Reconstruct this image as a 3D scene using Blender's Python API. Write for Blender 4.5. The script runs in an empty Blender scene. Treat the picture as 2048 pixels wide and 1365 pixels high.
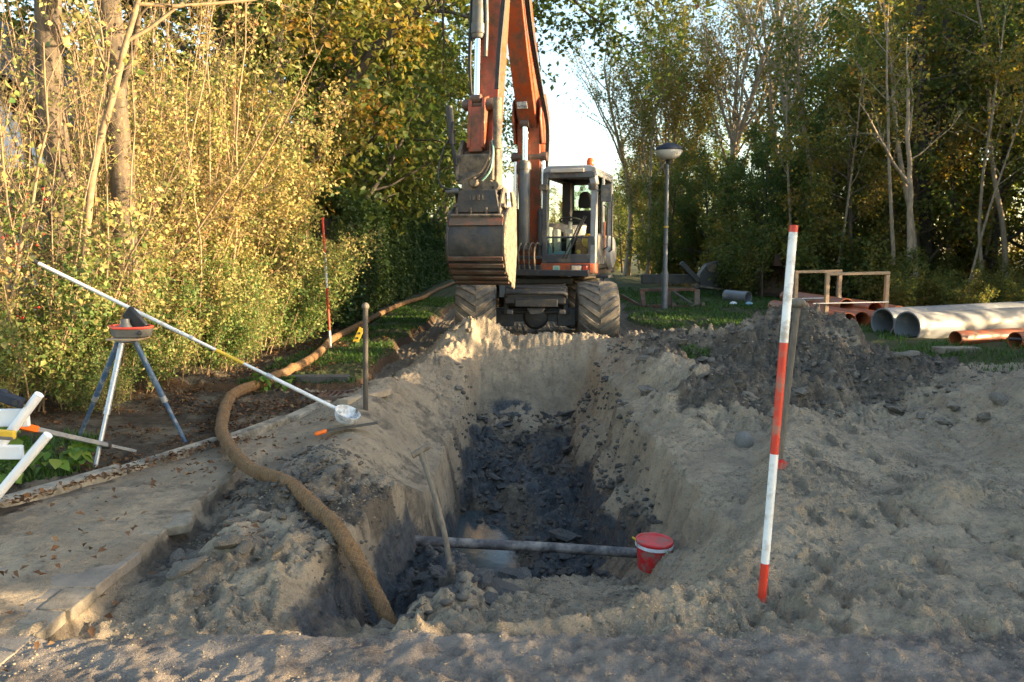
import bpy, bmesh, math, random
import numpy as np
from mathutils import Vector, Matrix, Euler, Quaternion

S = bpy.context.scene
COL = S.collection
R = math.radians

# ---------------------------------------------------------------- camera, sky, sun, exposure
cam_d = bpy.data.cameras.new('camera')
cam = bpy.data.objects.new('camera', cam_d)
COL.objects.link(cam)
cam.location = (0, 0, 1.55)
cam.rotation_euler = (R(90 - 6.535), 0, 0)
cam_d.sensor_width = 36.0
cam_d.lens = 28.0
cam_d.clip_end = 900
cam_d.clip_start = 0.05
cam_d.dof.use_dof = True
cam_d.dof.focus_distance = 5.5
cam_d.dof.aperture_fstop = 4.0
S.camera = cam

SUN_AZ, SUN_EL = 99.0, 9.5        # degrees clockwise from the view direction, above the horizon
w = bpy.data.worlds.new('World')
S.world = w
w.use_nodes = True
nt = w.node_tree
bg = nt.nodes['Background']
sky = nt.nodes.new('ShaderNodeTexSky')
sky.sky_type = 'NISHITA'
sky.sun_disc = False
sky.sun_elevation = R(SUN_EL)
sky.sun_rotation = R(SUN_AZ)
sky.air_density = 1.0
sky.dust_density = 1.4
sky.ozone_density = 1.0
nt.links.new(sky.outputs[0], bg.inputs[0])
bg.inputs[1].default_value = 0.15
sd = bpy.data.lights.new('sun', 'SUN')
sd.energy = 5.0
sd.angle = R(0.5)
sd.color = (1.0, 0.76, 0.45)
sun = bpy.data.objects.new('sun', sd)
COL.objects.link(sun)
sv = Vector((math.sin(R(SUN_AZ)) * math.cos(R(SUN_EL)), math.cos(R(SUN_AZ)) * math.cos(R(SUN_EL)), math.sin(R(SUN_EL))))
sun.rotation_euler = sv.to_track_quat('Z', 'Y').to_euler()
sun.location = (20, -5, 12)
S.view_settings.view_transform = 'Standard'
S.view_settings.look = 'None'
S.view_settings.gamma = 1.0
S.view_settings.use_curve_mapping = False
S.view_settings.exposure = 2.25
S.render.engine = 'CYCLES'
S.cycles.use_denoising = True
try: S.cycles.denoising_prefilter = 'NONE'
except Exception: pass
S.cycles.max_bounces = 6
S.cycles.transparent_max_bounces = 8
S.cycles.sample_clamp_indirect = 6.0

# ---------------------------------------------------------------- helpers
ORG = {}

def org(o):
    return ORG.get(o.name, Vector((0, 0, 0))) if o else Vector((0, 0, 0))

def tag(o, label=None, cat=None, group=None, kind=None):
    if label: o['label'] = label
    if cat: o['category'] = cat
    if group: o['group'] = group
    if kind: o['kind'] = kind
    return o

def thing(name, label, cat, loc=(0, 0, 0), group=None):
    o = bpy.data.objects.new(name, None)
    o.empty_display_size = 0.2
    COL.objects.link(o)
    o.location = loc
    ORG[o.name] = Vector(loc)
    return tag(o, label, cat, group)

def link_mesh(name, me, parent=None, loc=None):
    o = bpy.data.objects.new(name, me)
    COL.objects.link(o)
    if parent: o.parent = parent
    if loc is not None: o.location = loc
    return o

def copy_tree(o, parent=None):
    c = o.copy()
    COL.objects.link(c)
    if parent: c.parent = parent
    for ch in o.children:
        copy_tree(ch, c)
    return c

def basis(d):
    d = Vector(d).normalized()
    a = Vector((0, 0, 1)) if abs(d.z) < 0.92 else Vector((1, 0, 0))
    u = d.cross(a).normalized()
    return u, d.cross(u).normalized(), d

class MB:
    """collects shapes given in world metres and links them as one mesh object"""
    def __init__(self, xf=None):
        self.v = []; self.f = []; self.xf = xf
    def add(self, vs, fs):
        n = len(self.v)
        if self.xf: vs = [self.xf(p) for p in vs]
        self.v += [tuple(p) for p in vs]
        self.f += [tuple(i + n for i in q) for q in fs]
        return self
    def box(self, c, s, rot=None, taper=1.0):
        hx, hy, hz = s[0] / 2, s[1] / 2, s[2] / 2
        vs = [Vector((x * hx * (taper if z > 0 else 1), y * hy * (taper if z > 0 else 1), z * hz)) for z in (-1, 1) for y in (-1, 1) for x in (-1, 1)]
        if rot is not None:
            m = Euler(rot).to_matrix() if not isinstance(rot, Matrix) else rot
            vs = [m @ p for p in vs]
        vs = [p + Vector(c) for p in vs]
        return self.add(vs, [(0, 2, 3, 1), (4, 5, 7, 6), (0, 1, 5, 4), (2, 6, 7, 3), (0, 4, 6, 2), (1, 3, 7, 5)])
    def bar(self, a, b, wd, ht, up=(0, 0, 1)):
        a, b = Vector(a), Vector(b)
        d = (b - a).normalized()
        u = d.cross(Vector(up))
        u = u.normalized() if u.length > 1e-4 else Vector((1, 0, 0))
        t = u.cross(d).normalized()
        vs = [p + u * (i * wd / 2) + t * (j * ht / 2) for p in (a, b) for i, j in ((-1, -1), (1, -1), (1, 1), (-1, 1))]
        return self.add(vs, [(0, 1, 2, 3), (7, 6, 5, 4), (0, 4, 5, 1), (1, 5, 6, 2), (2, 6, 7, 3), (3, 7, 4, 0)])
    def tube(self, pts, rad, n=10, cap=True):
        pts = [Vector(p) for p in pts]
        if not isinstance(rad, (list, tuple)): rad = [rad] * len(pts)
        vs = []; fs = []
        u = None
        for i, p in enumerate(pts):
            d = (pts[min(i + 1, len(pts) - 1)] - pts[max(i - 1, 0)])
            if d.length < 1e-9: d = Vector((0, 0, 1))
            d.normalize()
            if u is None: u = basis(d)[0]
            u = (u - d * u.dot(d))
            u = u.normalized() if u.length > 1e-6 else basis(d)[0]
            t = d.cross(u)
            for k in range(n):
                a = 2 * math.pi * k / n
                vs.append(p + (u * math.cos(a) + t * math.sin(a)) * rad[i])
        for i in range(len(pts) - 1):
            for k in range(n):
                fs.append((i * n + k, i * n + (k + 1) % n, (i + 1) * n + (k + 1) % n, (i + 1) * n + k))
        if cap:
            fs.append(tuple(range(n - 1, -1, -1)))
            m = (len(pts) - 1) * n
            fs.append(tuple(m + k for k in range(n)))
        return self.add(vs, fs)
    def lathe(self, c, axis, prof, n=24, cap=True):
        """prof: (along axis, radius) pairs"""
        u, t, d = basis(axis)
        c = Vector(c); vs = []; fs = []
        for (h, r) in prof:
            for k in range(n):
                a = 2 * math.pi * k / n
                vs.append(c + d * h + (u * math.cos(a) + t * math.sin(a)) * r)
        for i in range(len(prof) - 1):
            for k in range(n):
                fs.append((i * n + k, i * n + (k + 1) % n, (i + 1) * n + (k + 1) % n, (i + 1) * n + k))
        if cap:
            fs.append(tuple(range(n - 1, -1, -1)))
            m = (len(prof) - 1) * n
            fs.append(tuple(m + k for k in range(n)))
        return self.add(vs, fs)
    def pipe(self, a, b, ro, ri, n=28, bell=0.0, bell_len=0.15):
        """a hollow pipe from a to b"""
        a, b = Vector(a), Vector(b); L = (b - a).length
        pr = [(0.0, ri + bell), (0.0, ro + bell)]
        if bell: pr += [(bell_len, ro + bell), (bell_len + .03, ro)]
        pr += [(L, ro), (L, ri)]
        if bell: pr += [(bell_len + .03, ri), (bell_len, ri + bell)]
        pr += [(0.0, ri + bell)]
        return self.lathe(a, b - a, pr, n, cap=False)
    def prism(self, poly, vec):
        """extrude a 3-D polygon along vec"""
        vec = Vector(vec); n = len(poly)
        vs = [Vector(p) for p in poly] + [Vector(p) + vec for p in poly]
        fs = [tuple(range(n - 1, -1, -1)), tuple(range(n, 2 * n))]
        fs += [(i, (i + 1) % n, n + (i + 1) % n, n + i) for i in range(n)]
        return self.add(vs, fs)
    def sphere(self, c, r, n=14, m=8, sc=(1, 1, 1)):
        c = Vector(c); vs = []; fs = []
        for i in range(m + 1):
            th = math.pi * i / m
            for k in range(n):
                a = 2 * math.pi * k / n
                vs.append(c + Vector((math.sin(th) * math.cos(a) * r * sc[0], math.sin(th) * math.sin(a) * r * sc[1], math.cos(th) * r * sc[2])))
        for i in range(m):
            for k in range(n):
                fs.append((i * n + k, (i + 1) * n + k, (i + 1) * n + (k + 1) % n, i * n + (k + 1) % n))
        return self.add(vs, fs)
    def build(self, name, mat, parent=None, bevel=0.0, smooth=True, base=None, seg=2):
        o0 = org(parent)
        if parent is None:
            if base is None:
                a = np.array(self.v)
                base = ((a[:, 0].min() + a[:, 0].max()) / 2, (a[:, 1].min() + a[:, 1].max()) / 2, a[:, 2].min())
            o0 = Vector(base)
        me = bpy.data.meshes.new(name)
        me.from_pydata([(p[0] - o0.x, p[1] - o0.y, p[2] - o0.z) for p in self.v], [], self.f)
        bm = bmesh.new(); bm.from_mesh(me)
        bmesh.ops.remove_doubles(bm, verts=bm.verts, dist=1e-5)
        bmesh.ops.recalc_face_normals(bm, faces=bm.faces)
        bm.to_mesh(me); bm.free()
        if mat: me.materials.append(mat)
        if smooth:
            for p in me.polygons: p.use_smooth = True
            me.set_sharp_from_angle(angle=R(38))
        o = link_mesh(name, me, parent)
        if parent is None: o.location = o0
        ORG[o.name] = o0.copy()
        if bevel:
            b = o.modifiers.new('bevel', 'BEVEL')
            b.width = bevel; b.segments = seg; b.limit_method = 'ANGLE'; b.angle_limit = R(40)
        return o

# ---------------------------------------------------------------- numpy noise
def _h(ix, iy, seed):
    n = (ix.astype(np.int64) * 374761393 + iy.astype(np.int64) * 668265263 + seed * 974634777) & 0x7fffffff
    n = ((n ^ (n >> 13)) * 1274126177) & 0x7fffffff
    n = ((n ^ (n >> 11)) * 1103515245 + 12345) & 0x7fffffff
    return ((n >> 7) & 0xffff) / 65535.0

def vn(x, y, s, seed=0):
    x = x / s; y = y / s
    ix = np.floor(x); iy = np.floor(y)
    fx = x - ix; fy = y - iy
    fx = fx * fx * fx * (fx * (fx * 6 - 15) + 10); fy = fy * fy * fy * (fy * (fy * 6 - 15) + 10)
    a = _h(ix, iy, seed); b = _h(ix + 1, iy, seed); c = _h(ix, iy + 1, seed); d = _h(ix + 1, iy + 1, seed)
    return (a + (b - a) * fx) * (1 - fy) + (c + (d - c) * fx) * fy - 0.5

def fbm(x, y, s, seed=0, o=4, g=0.5):
    t = 0; a = 1.0
    c, sn = 0.8, 0.6
    for k in range(o):
        t = t + a * vn(x, y, s, seed + k * 17)
        x, y = c * x - sn * y + 3.7, sn * x + c * y - 1.3
        s *= 0.5; a *= g
    return t

def worley(x, y, s, seed=0):
    x = x / s; y = y / s
    ix = np.floor(x); iy = np.floor(y)
    best = np.full(np.shape(x), 9.0); idv = np.zeros(np.shape(x))
    for dx in (-1, 0, 1):
        for dy in (-1, 0, 1):
            px = ix + dx + _h(ix + dx, iy + dy, seed); py = iy + dy + _h(ix + dx, iy + dy, seed + 5)
            d = (px - x) ** 2 + (py - y) ** 2
            m = d < best
            best = np.where(m, d, best)
            idv = np.where(m, _h(ix + dx, iy + dy, seed + 9), idv)
    return np.sqrt(best), idv

def ss(a, b, x):
    t = np.clip((x - a) / (b - a), 0, 1)
    return t * t * (3 - 2 * t)

def ip(y, ys, vs):
    return np.interp(y, ys, vs)
# ---------------------------------------------------------------- materials
def newmat(name):
    m = bpy.data.materials.new(name); m.use_nodes = True
    n = m.node_tree.nodes; l = m.node_tree.links
    return m, n, l, n['Principled BSDF']

def ramp(n, stops, interp='LINEAR'):
    r = n.new('ShaderNodeValToRGB')
    r.color_ramp.interpolation = interp
    e = r.color_ramp.elements
    while len(e) < len(stops): e.new(0.5)
    for k, (p, c) in enumerate(stops):
        e[k].position = p
        e[k].color = (*c, 1) if len(c) == 3 else c
    return r

def noise_node(n, l, scale, detail=4, rough=0.6, coord='Object', vec=None, sx=None):
    tc = n.new('ShaderNodeTexCoord')
    src = tc.outputs[coord]
    if sx:
        mp = n.new('ShaderNodeMapping'); mp.inputs['Scale'].default_value = sx
        l.new(src, mp.inputs['Vector']); src = mp.outputs[0]
    t = n.new('ShaderNodeTexNoise')
    t.inputs['Scale'].default_value = scale; t.inputs['Detail'].default_value = detail; t.inputs['Roughness'].default_value = rough
    l.new(src, t.inputs['Vector'])
    return t

def surf(name, c1, c2=None, scale=6.0, lo=0.38, hi=0.62, rough=0.6, metal=0.0, bump=0.0, bscale=40.0, dirt=None, dirt_amt=0.5, dirt_scale=2.5, coat=0.0, spec=0.5, stretch=None):
    m, n, l, p = newmat(name)
    p.inputs['Roughness'].default_value = rough
    p.inputs['Metallic'].default_value = metal
    p.inputs['Specular IOR Level'].default_value = spec
    p.inputs['Coat Weight'].default_value = coat
    col = None
    if c2 is None: c2 = tuple(x * 0.82 for x in c1)
    t = noise_node(n, l, scale, sx=stretch)
    r = ramp(n, [(lo, c1), (hi, c2)])
    l.new(t.outputs[0], r.inputs[0]); col = r.outputs[0]
    if dirt:
        t2 = noise_node(n, l, dirt_scale, 8, 0.7)
        r2 = ramp(n, [(max(0, 0.62 - dirt_amt * 0.4), (0, 0, 0)), (0.72 - dirt_amt * 0.2, (1, 1, 1))])
        l.new(t2.outputs[0], r2.inputs[0])
        mx = n.new('ShaderNodeMix'); mx.data_type = 'RGBA'
        l.new(r2.outputs[0], mx.inputs[0]); l.new(col, mx.inputs[6]); mx.inputs[7].default_value = (*dirt, 1)
        col = mx.outputs[2]
        mr = n.new('ShaderNodeMapRange'); mr.inputs['To Min'].default_value = rough; mr.inputs['To Max'].default_value = 0.9
        l.new(r2.outputs[0], mr.inputs[0]); l.new(mr.outputs[0], p.inputs['Roughness'])
        if metal:
            mm = n.new('ShaderNodeMapRange'); mm.inputs['To Min'].default_value = metal; mm.inputs['To Max'].default_value = 0.0
            l.new(r2.outputs[0], mm.inputs[0]); l.new(mm.outputs[0], p.inputs['Metallic'])
    l.new(col, p.inputs['Base Color'])
    if bump:
        t3 = noise_node(n, l, bscale, 6, 0.65)
        b = n.new('ShaderNodeBump'); b.inputs['Strength'].default_value = min(1, bump); b.inputs['Distance'].default_value = 0.01
        l.new(t3.outputs[0], b.inputs['Height']); l.new(b.outputs[0], p.inputs['Normal'])
    return m

def leaf_mat(name, stops, trans=0.35, rough=0.5):
    m, n, l, p = newmat(name)
    at = n.new('ShaderNodeAttribute'); at.attribute_name = 'tint'
    oi = n.new('ShaderNodeObjectInfo')
    ad = n.new('ShaderNodeMath'); ad.operation = 'MULTIPLY_ADD'; ad.inputs[1].default_value = 0.16
    l.new(oi.outputs['Random'], ad.inputs[0]); l.new(at.outputs['Fac'], ad.inputs[2])
    sb = n.new('ShaderNodeMath'); sb.operation = 'SUBTRACT'; sb.inputs[1].default_value = 0.08; l.new(ad.outputs[0], sb.inputs[0])
    r = ramp(n, stops)
    l.new(sb.outputs[0], r.inputs[0])
    l.new(r.outputs[0], p.inputs['Base Color'])
    p.inputs['Roughness'].default_value = rough
    p.inputs['Specular IOR Level'].default_value = 0.25
    t = n.new('ShaderNodeBsdfTranslucent')
    hs = n.new('ShaderNodeHueSaturation'); hs.inputs['Value'].default_value = 1.5; hs.inputs['Saturation'].default_value = 1.1
    l.new(r.outputs[0], hs.inputs['Color']); l.new(hs.outputs[0], t.inputs[0])
    mx = n.new('ShaderNodeMixShader'); mx.inputs[0].default_value = trans
    l.new(p.outputs[0], mx.inputs[1]); l.new(t.outputs[0], mx.inputs[2])
    l.new(mx.outputs[0], n['Material Output'].inputs[0])
    return m

M = {}
M['orange'] = surf('orange_paint', (0.40, 0.07, 0.016), (0.33, 0.052, 0.013), 3, rough=0.42, dirt=(0.13, 0.065, 0.035), dirt_amt=0.5, dirt_scale=5, coat=0.1)
M['orange_dirty'] = surf('worn_orange_paint', (0.30, 0.065, 0.02), (0.07, 0.045, 0.03), 9, 0.42, 0.6, rough=0.7, bump=0.5, dirt=(0.10, 0.075, 0.055), dirt_amt=0.8, dirt_scale=6)
M['cabgrey'] = surf('cab_grey_paint', (0.05, 0.055, 0.064), (0.038, 0.042, 0.048), 4, rough=0.4, dirt=(0.20, 0.165, 0.12), dirt_amt=0.3, dirt_scale=4, coat=0.2)
M['cablight'] = surf('cab_light_paint', (0.30, 0.31, 0.32), (0.22, 0.225, 0.23), 4, rough=0.4, dirt=(0.25, 0.2, 0.14), dirt_amt=0.3, dirt_scale=6)
M['darkmetal'] = surf('dark_chassis_metal', (0.03, 0.031, 0.035), (0.02, 0.02, 0.023), 5, rough=0.55, bump=0.3, dirt=(0.10, 0.08, 0.058), dirt_amt=0.25, dirt_scale=5)
M['cyl'] = surf('cylinder_grey_paint', (0.09, 0.093, 0.092), (0.065, 0.068, 0.068), 5, rough=0.45, dirt=(0.15, 0.125, 0.09), dirt_amt=0.3, dirt_scale=8)
M['chrome'] = surf('chrome_rod', (0.8, 0.8, 0.8), (0.7, 0.7, 0.7), 5, rough=0.14, metal=1.0)
M['mudsteel'] = surf('mud_caked_steel', (0.075, 0.064, 0.053), (0.04, 0.036, 0.033), 12, rough=0.75, bump=0.8, bscale=60, dirt=(0.22, 0.17, 0.115), dirt_amt=0.55, dirt_scale=7)
M['bucketsteel'] = surf('bucket_steel', (0.055, 0.054, 0.053), (0.035, 0.034, 0.034), 4, rough=0.5, metal=0.2, bump=0.5, bscale=30, dirt=(0.11, 0.083, 0.06), dirt_amt=0.4, dirt_scale=3.5)
M['drymud'] = surf('dried_mud_on_steel', (0.24, 0.195, 0.13), (0.12, 0.10, 0.07), 14, rough=0.95, bump=1.0, bscale=50, dirt=(0.09, 0.075, 0.06), dirt_amt=0.3, dirt_scale=9)
M['rubber'] = surf('tyre_rubber', (0.11, 0.095, 0.078), (0.055, 0.05, 0.045), 6, rough=0.85, bump=0.5, bscale=50, dirt=(0.20, 0.165, 0.12), dirt_amt=0.55, dirt_scale=4)
M['blackplastic'] = surf('black_plastic', (0.02, 0.02, 0.022), (0.028, 0.028, 0.028), 8, rough=0.5)
M['seatfabric'] = surf('seat_fabric', (0.016, 0.016, 0.018), None, 30, rough=0.9)
M['hose_rubber'] = surf('hydraulic_hose', (0.02, 0.02, 0.02), (0.035, 0.032, 0.028), 10, rough=0.6)
M['red'] = surf('red_plastic', (0.56, 0.02, 0.02), (0.48, 0.016, 0.016), 6, rough=0.35, dirt=(0.22, 0.15, 0.115), dirt_amt=0.4, dirt_scale=14)
M['polered'] = surf('pole_red_paint', (0.60, 0.04, 0.014), (0.48, 0.03, 0.012), 5, rough=0.45, dirt=(0.30, 0.16, 0.11), dirt_amt=0.25, dirt_scale=11)
M['polewhite'] = surf('pole_white_paint', (0.78, 0.78, 0.76), (0.66, 0.65, 0.62), 5, rough=0.4, dirt=(0.40, 0.35, 0.28), dirt_amt=0.3, dirt_scale=9)
M['white'] = surf('white_plastic', (0.8, 0.8, 0.8), (0.74, 0.74, 0.75), 5, rough=0.4)
M['dirtywhite'] = surf('dirty_white_enamel', (0.72, 0.73, 0.74), (0.6, 0.6, 0.58), 8, rough=0.4, dirt=(0.12, 0.10, 0.085), dirt_amt=0.4, dirt_scale=14)
M['wood'] = surf('weathered_wood', (0.16, 0.13, 0.095), (0.10, 0.082, 0.062), 9, rough=0.8, bump=0.4, stretch=(6, 6, 1))
M['wood_dark'] = surf('dark_weathered_wood', (0.085, 0.07, 0.052), (0.05, 0.042, 0.034), 9, rough=0.8, bump=0.4, stretch=(6, 6, 1))
M['lath'] = surf('pale_timber', (0.42, 0.29, 0.17), (0.36, 0.24, 0.14), 6, rough=0.75, bump=0.2, stretch=(1, 5, 5))
M['plank'] = surf('sandy_plank', (0.36, 0.29, 0.2), (0.25, 0.19, 0.13), 8, rough=0.85, bump=0.3)
M['pvc_orange'] = surf('orange_pvc', (0.36, 0.10, 0.035), (0.32, 0.085, 0.03), 3, rough=0.45, dirt=(0.24, 0.15, 0.09), dirt_amt=0.25, dirt_scale=5)
M['pvc_grey'] = surf('grey_pvc', (0.20, 0.205, 0.215), (0.16, 0.165, 0.175), 2, rough=0.4, dirt=(0.36, 0.32, 0.27), dirt_amt=0.2, dirt_scale=4)
M['galv'] = surf('galvanised_steel', (0.16, 0.165, 0.175), (0.11, 0.115, 0.12), 8, rough=0.5, metal=0.3, dirt=(0.2, 0.18, 0.15), dirt_amt=0.15, dirt_scale=6)
M['lamp_glass'] = surf('opal_lamp_bowl', (0.78, 0.75, 0.69), (0.7, 0.67, 0.61), 4, rough=0.3)
M['lamp_cap'] = surf('lamp_cap', (0.035, 0.042, 0.06), None, 4, rough=0.8, spec=0.2)
M['blue'] = surf('worn_blue_paint', (0.06, 0.12, 0.23), (0.10, 0.15, 0.22), 14, rough=0.45, metal=0.2, dirt=(0.3, 0.3, 0.3), dirt_amt=0.25, dirt_scale=18)
M['alu'] = surf('worn_aluminium', (0.5, 0.5, 0.5), (0.4, 0.41, 0.42), 12, rough=0.4, metal=0.6, dirt=(0.3, 0.27, 0.23), dirt_amt=0.2, dirt_scale=15)
M['casegrey'] = surf('dusty_grey_plastic', (0.15, 0.13, 0.105), (0.11, 0.10, 0.085), 12, rough=0.7)
M['casered'] = surf('red_orange_trim', (0.72, 0.085, 0.04), (0.65, 0.07, 0.035), 8, rough=0.5)
M['yellow'] = surf('yellow_paint', (0.68, 0.45, 0.045), (0.6, 0.38, 0.03), 8, rough=0.45)
M['brightorange'] = surf('fluorescent_orange', (0.85, 0.17, 0.015), (0.78, 0.14, 0.01), 8, rough=0.5)
M['concrete'] = surf('old_concrete', (0.27, 0.225, 0.165), (0.16, 0.135, 0.10), 7, rough=0.9, bump=0.7, bscale=60, dirt=(0.12, 0.10, 0.075), dirt_amt=0.35, dirt_scale=4)
M['kerbc'] = surf('mossy_kerb_concrete', (0.37, 0.315, 0.235), (0.24, 0.21, 0.165), 5, rough=0.92, bump=0.9, bscale=45, dirt=(0.11, 0.095, 0.07), dirt_amt=0.4, dirt_scale=5)
M['slab'] = surf('sanded_paving', (0.255, 0.21, 0.16), (0.16, 0.135, 0.11), 5, 0.35, 0.68, rough=0.93, bump=0.8, bscale=55, dirt=(0.13, 0.11, 0.09), dirt_amt=0.3, dirt_scale=8)
M['beam'] = surf('dark_damp_concrete', (0.085, 0.078, 0.068), (0.055, 0.05, 0.045), 6, rough=0.9, bump=0.5)
M['rust'] = surf('rusty_steel', (0.13, 0.055, 0.03), (0.07, 0.04, 0.028), 7, rough=0.8, bump=0.5, dirt=(0.14, 0.11, 0.08), dirt_amt=0.4)
M['coir'] = surf('coir_wrapping', (0.23, 0.118, 0.042), (0.135, 0.07, 0.027), 30, rough=0.95, bump=1.0, bscale=150, dirt=(0.26, 0.18, 0.10), dirt_amt=0.12, dirt_scale=6)
M['wire'] = surf('netting_cord', (0.27, 0.18, 0.10), (0.19, 0.125, 0.07), 20, rough=0.6)
M['barwood'] = surf('muddy_pipe', (0.075, 0.065, 0.065), (0.05, 0.045, 0.048), 10, rough=0.6, bump=0.5, dirt=(0.26, 0.23, 0.2), dirt_amt=0.45, dirt_scale=9)
M['clay'] = surf('wet_clay_clod', (0.062, 0.062, 0.060), (0.038, 0.040, 0.043), 9, rough=0.6, bump=0.8, bscale=35, dirt=(0.17, 0.14, 0.105), dirt_amt=0.3, dirt_scale=7)
M['clod'] = surf('dry_soil_clod', (0.17, 0.145, 0.115), (0.085, 0.078, 0.07), 12, rough=0.95, bump=0.9, bscale=45, dirt=(0.28, 0.23, 0.165), dirt_amt=0.4, dirt_scale=9)
M['stone'] = surf('grey_stone', (0.17, 0.16, 0.145), (0.12, 0.115, 0.105), 12, rough=0.9, bump=0.4)
M['bark'] = surf('rough_bark', (0.15, 0.11, 0.07), (0.06, 0.047, 0.034), 14, rough=0.95, bump=1.0, bscale=25, stretch=(1, 1, 0.25))
M['bark_pale'] = surf('pale_bark', (0.36, 0.28, 0.19), (0.23, 0.18, 0.125), 12, rough=0.9, bump=0.6, bscale=40, stretch=(1, 1, 0.4))
M['bark_dark'] = surf('dark_bark', (0.085, 0.07, 0.055), (0.05, 0.042, 0.034), 12, rough=0.95, bump=1.0, bscale=25, stretch=(1, 1, 0.25))
M['twig'] = surf('golden_twig', (0.30, 0.205, 0.11), (0.17, 0.115, 0.065), 9, rough=0.85)
M['berry'] = surf('red_berry', (0.55, 0.03, 0.015), None, 9, rough=0.3)
M['roof'] = surf('blue_slate', (0.075, 0.085, 0.115), (0.055, 0.062, 0.085), 4, rough=0.6)
M['render'] = surf('white_render', (0.62, 0.64, 0.66), (0.55, 0.57, 0.6), 3, rough=0.9)
M['strap'] = surf('white_strap', (0.75, 0.73, 0.7), None, 3, rough=0.6)
M['tooltext'] = surf('black_lettering', (0.02, 0.02, 0.02), None, 3, rough=0.6)
M['silver_pole'] = surf('lacquered_white_pole', (0.72, 0.71, 0.68), (0.62, 0.61, 0.58), 6, rough=0.3, metal=0.2, dirt=(0.4, 0.36, 0.3), dirt_amt=0.12, dirt_scale=12)
M['amber'] = surf('amber_lens', (0.75, 0.14, 0.02), None, 5, rough=0.2)
M['redlens'] = surf('red_lens', (0.5, 0.04, 0.015), None, 5, rough=0.2)
M['emblem'] = surf('emblem_green', (0.10, 0.36, 0.26), (0.35, 0.42, 0.36), 60, rough=0.5)
M['emblem_pale'] = surf('emblem_pale', (0.55, 0.56, 0.45), None, 20, rough=0.5)
M['headlens'] = surf('headlamp_lens', (0.75, 0.70, 0.62), (0.5, 0.46, 0.4), 40, rough=0.12, metal=0.5)
M['helmet'] = surf('yellow_plastic', (0.72, 0.38, 0.02), None, 5, rough=0.35)
M['cardboard'] = surf('faded_bag', (0.5, 0.44, 0.36), (0.42, 0.37, 0.3), 8, rough=0.8)
M['bottleblue'] = surf('pale_blue_plastic', (0.25, 0.42, 0.52), None, 5, rough=0.35)
M['brass'] = surf('pin_steel', (0.14, 0.09, 0.065), (0.10, 0.06, 0.045), 8, rough=0.6, metal=0.3)

def glass_mat(name, col=(0.8, 0.9, 0.88), alpha=0.16):
    m, n, l, p = newmat(name)
    tr = n.new('ShaderNodeBsdfTransparent'); tr.inputs[0].default_value = (*col, 1)
    gl = n.new('ShaderNodeBsdfGlossy'); gl.inputs['Roughness'].default_value = 0.03
    fr = n.new('ShaderNodeFresnel'); fr.inputs[0].default_value = 1.45
    mx = n.new('ShaderNodeMixShader')
    l.new(fr.outputs[0], mx.inputs[0]); l.new(tr.outputs[0], mx.inputs[1]); l.new(gl.outputs[0], mx.inputs[2])
    l.new(mx.outputs[0], n['Material Output'].inputs[0])
    return m
M['glass'] = glass_mat('tinted_glass')

L = {}
L['bush'] = leaf_mat('thicket_leaves', [(0.0, (0.06, 0.115, 0.028)), (0.3, (0.135, 0.18, 0.046)), (0.55, (0.29, 0.265, 0.088)), (0.8, (0.37, 0.28, 0.11)), (1.0, (0.26, 0.13, 0.055))], 0.3)
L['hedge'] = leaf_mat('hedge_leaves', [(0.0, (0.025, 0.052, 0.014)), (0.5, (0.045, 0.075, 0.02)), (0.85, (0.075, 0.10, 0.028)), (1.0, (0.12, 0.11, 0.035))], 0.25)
L['tree'] = leaf_mat('tree_leaves', [(0.0, (0.045, 0.08, 0.022)), (0.4, (0.095, 0.13, 0.032)), (0.68, (0.17, 0.17, 0.04)), (0.9, (0.27, 0.2, 0.045)), (1.0, (0.26, 0.13, 0.035))], 0.48)
L['autumn'] = leaf_mat('autumn_leaves', [(0.0, (0.07, 0.105, 0.028)), (0.35, (0.165, 0.16, 0.038)), (0.65, (0.27, 0.19, 0.045)), (0.88, (0.27, 0.145, 0.04)), (1.0, (0.19, 0.075, 0.028))], 0.48)
L['pale'] = leaf_mat('pale_leaves', [(0.0, (0.08, 0.11, 0.03)), (0.5, (0.15, 0.15, 0.045)), (0.8, (0.22, 0.17, 0.055)), (1.0, (0.22, 0.12, 0.05))], 0.4)
L['weed'] = leaf_mat('weed_leaves', [(0.0, (0.05, 0.12, 0.02)), (0.6, (0.10, 0.19, 0.03)), (1.0, (0.17, 0.22, 0.045))], 0.35)
L['grass'] = leaf_mat('grass_blades', [(0.0, (0.03, 0.07, 0.012)), (0.6, (0.055, 0.115, 0.02)), (0.9, (0.10, 0.13, 0.03)), (1.0, (0.18, 0.15, 0.06))], 0.25)
L['litter'] = leaf_mat('fallen_leaves', [(0.0, (0.05, 0.028, 0.016)), (0.45, (0.11, 0.055, 0.025)), (0.8, (0.18, 0.09, 0.04)), (1.0, (0.22, 0.15, 0.07))], 0.12, 0.7)
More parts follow.
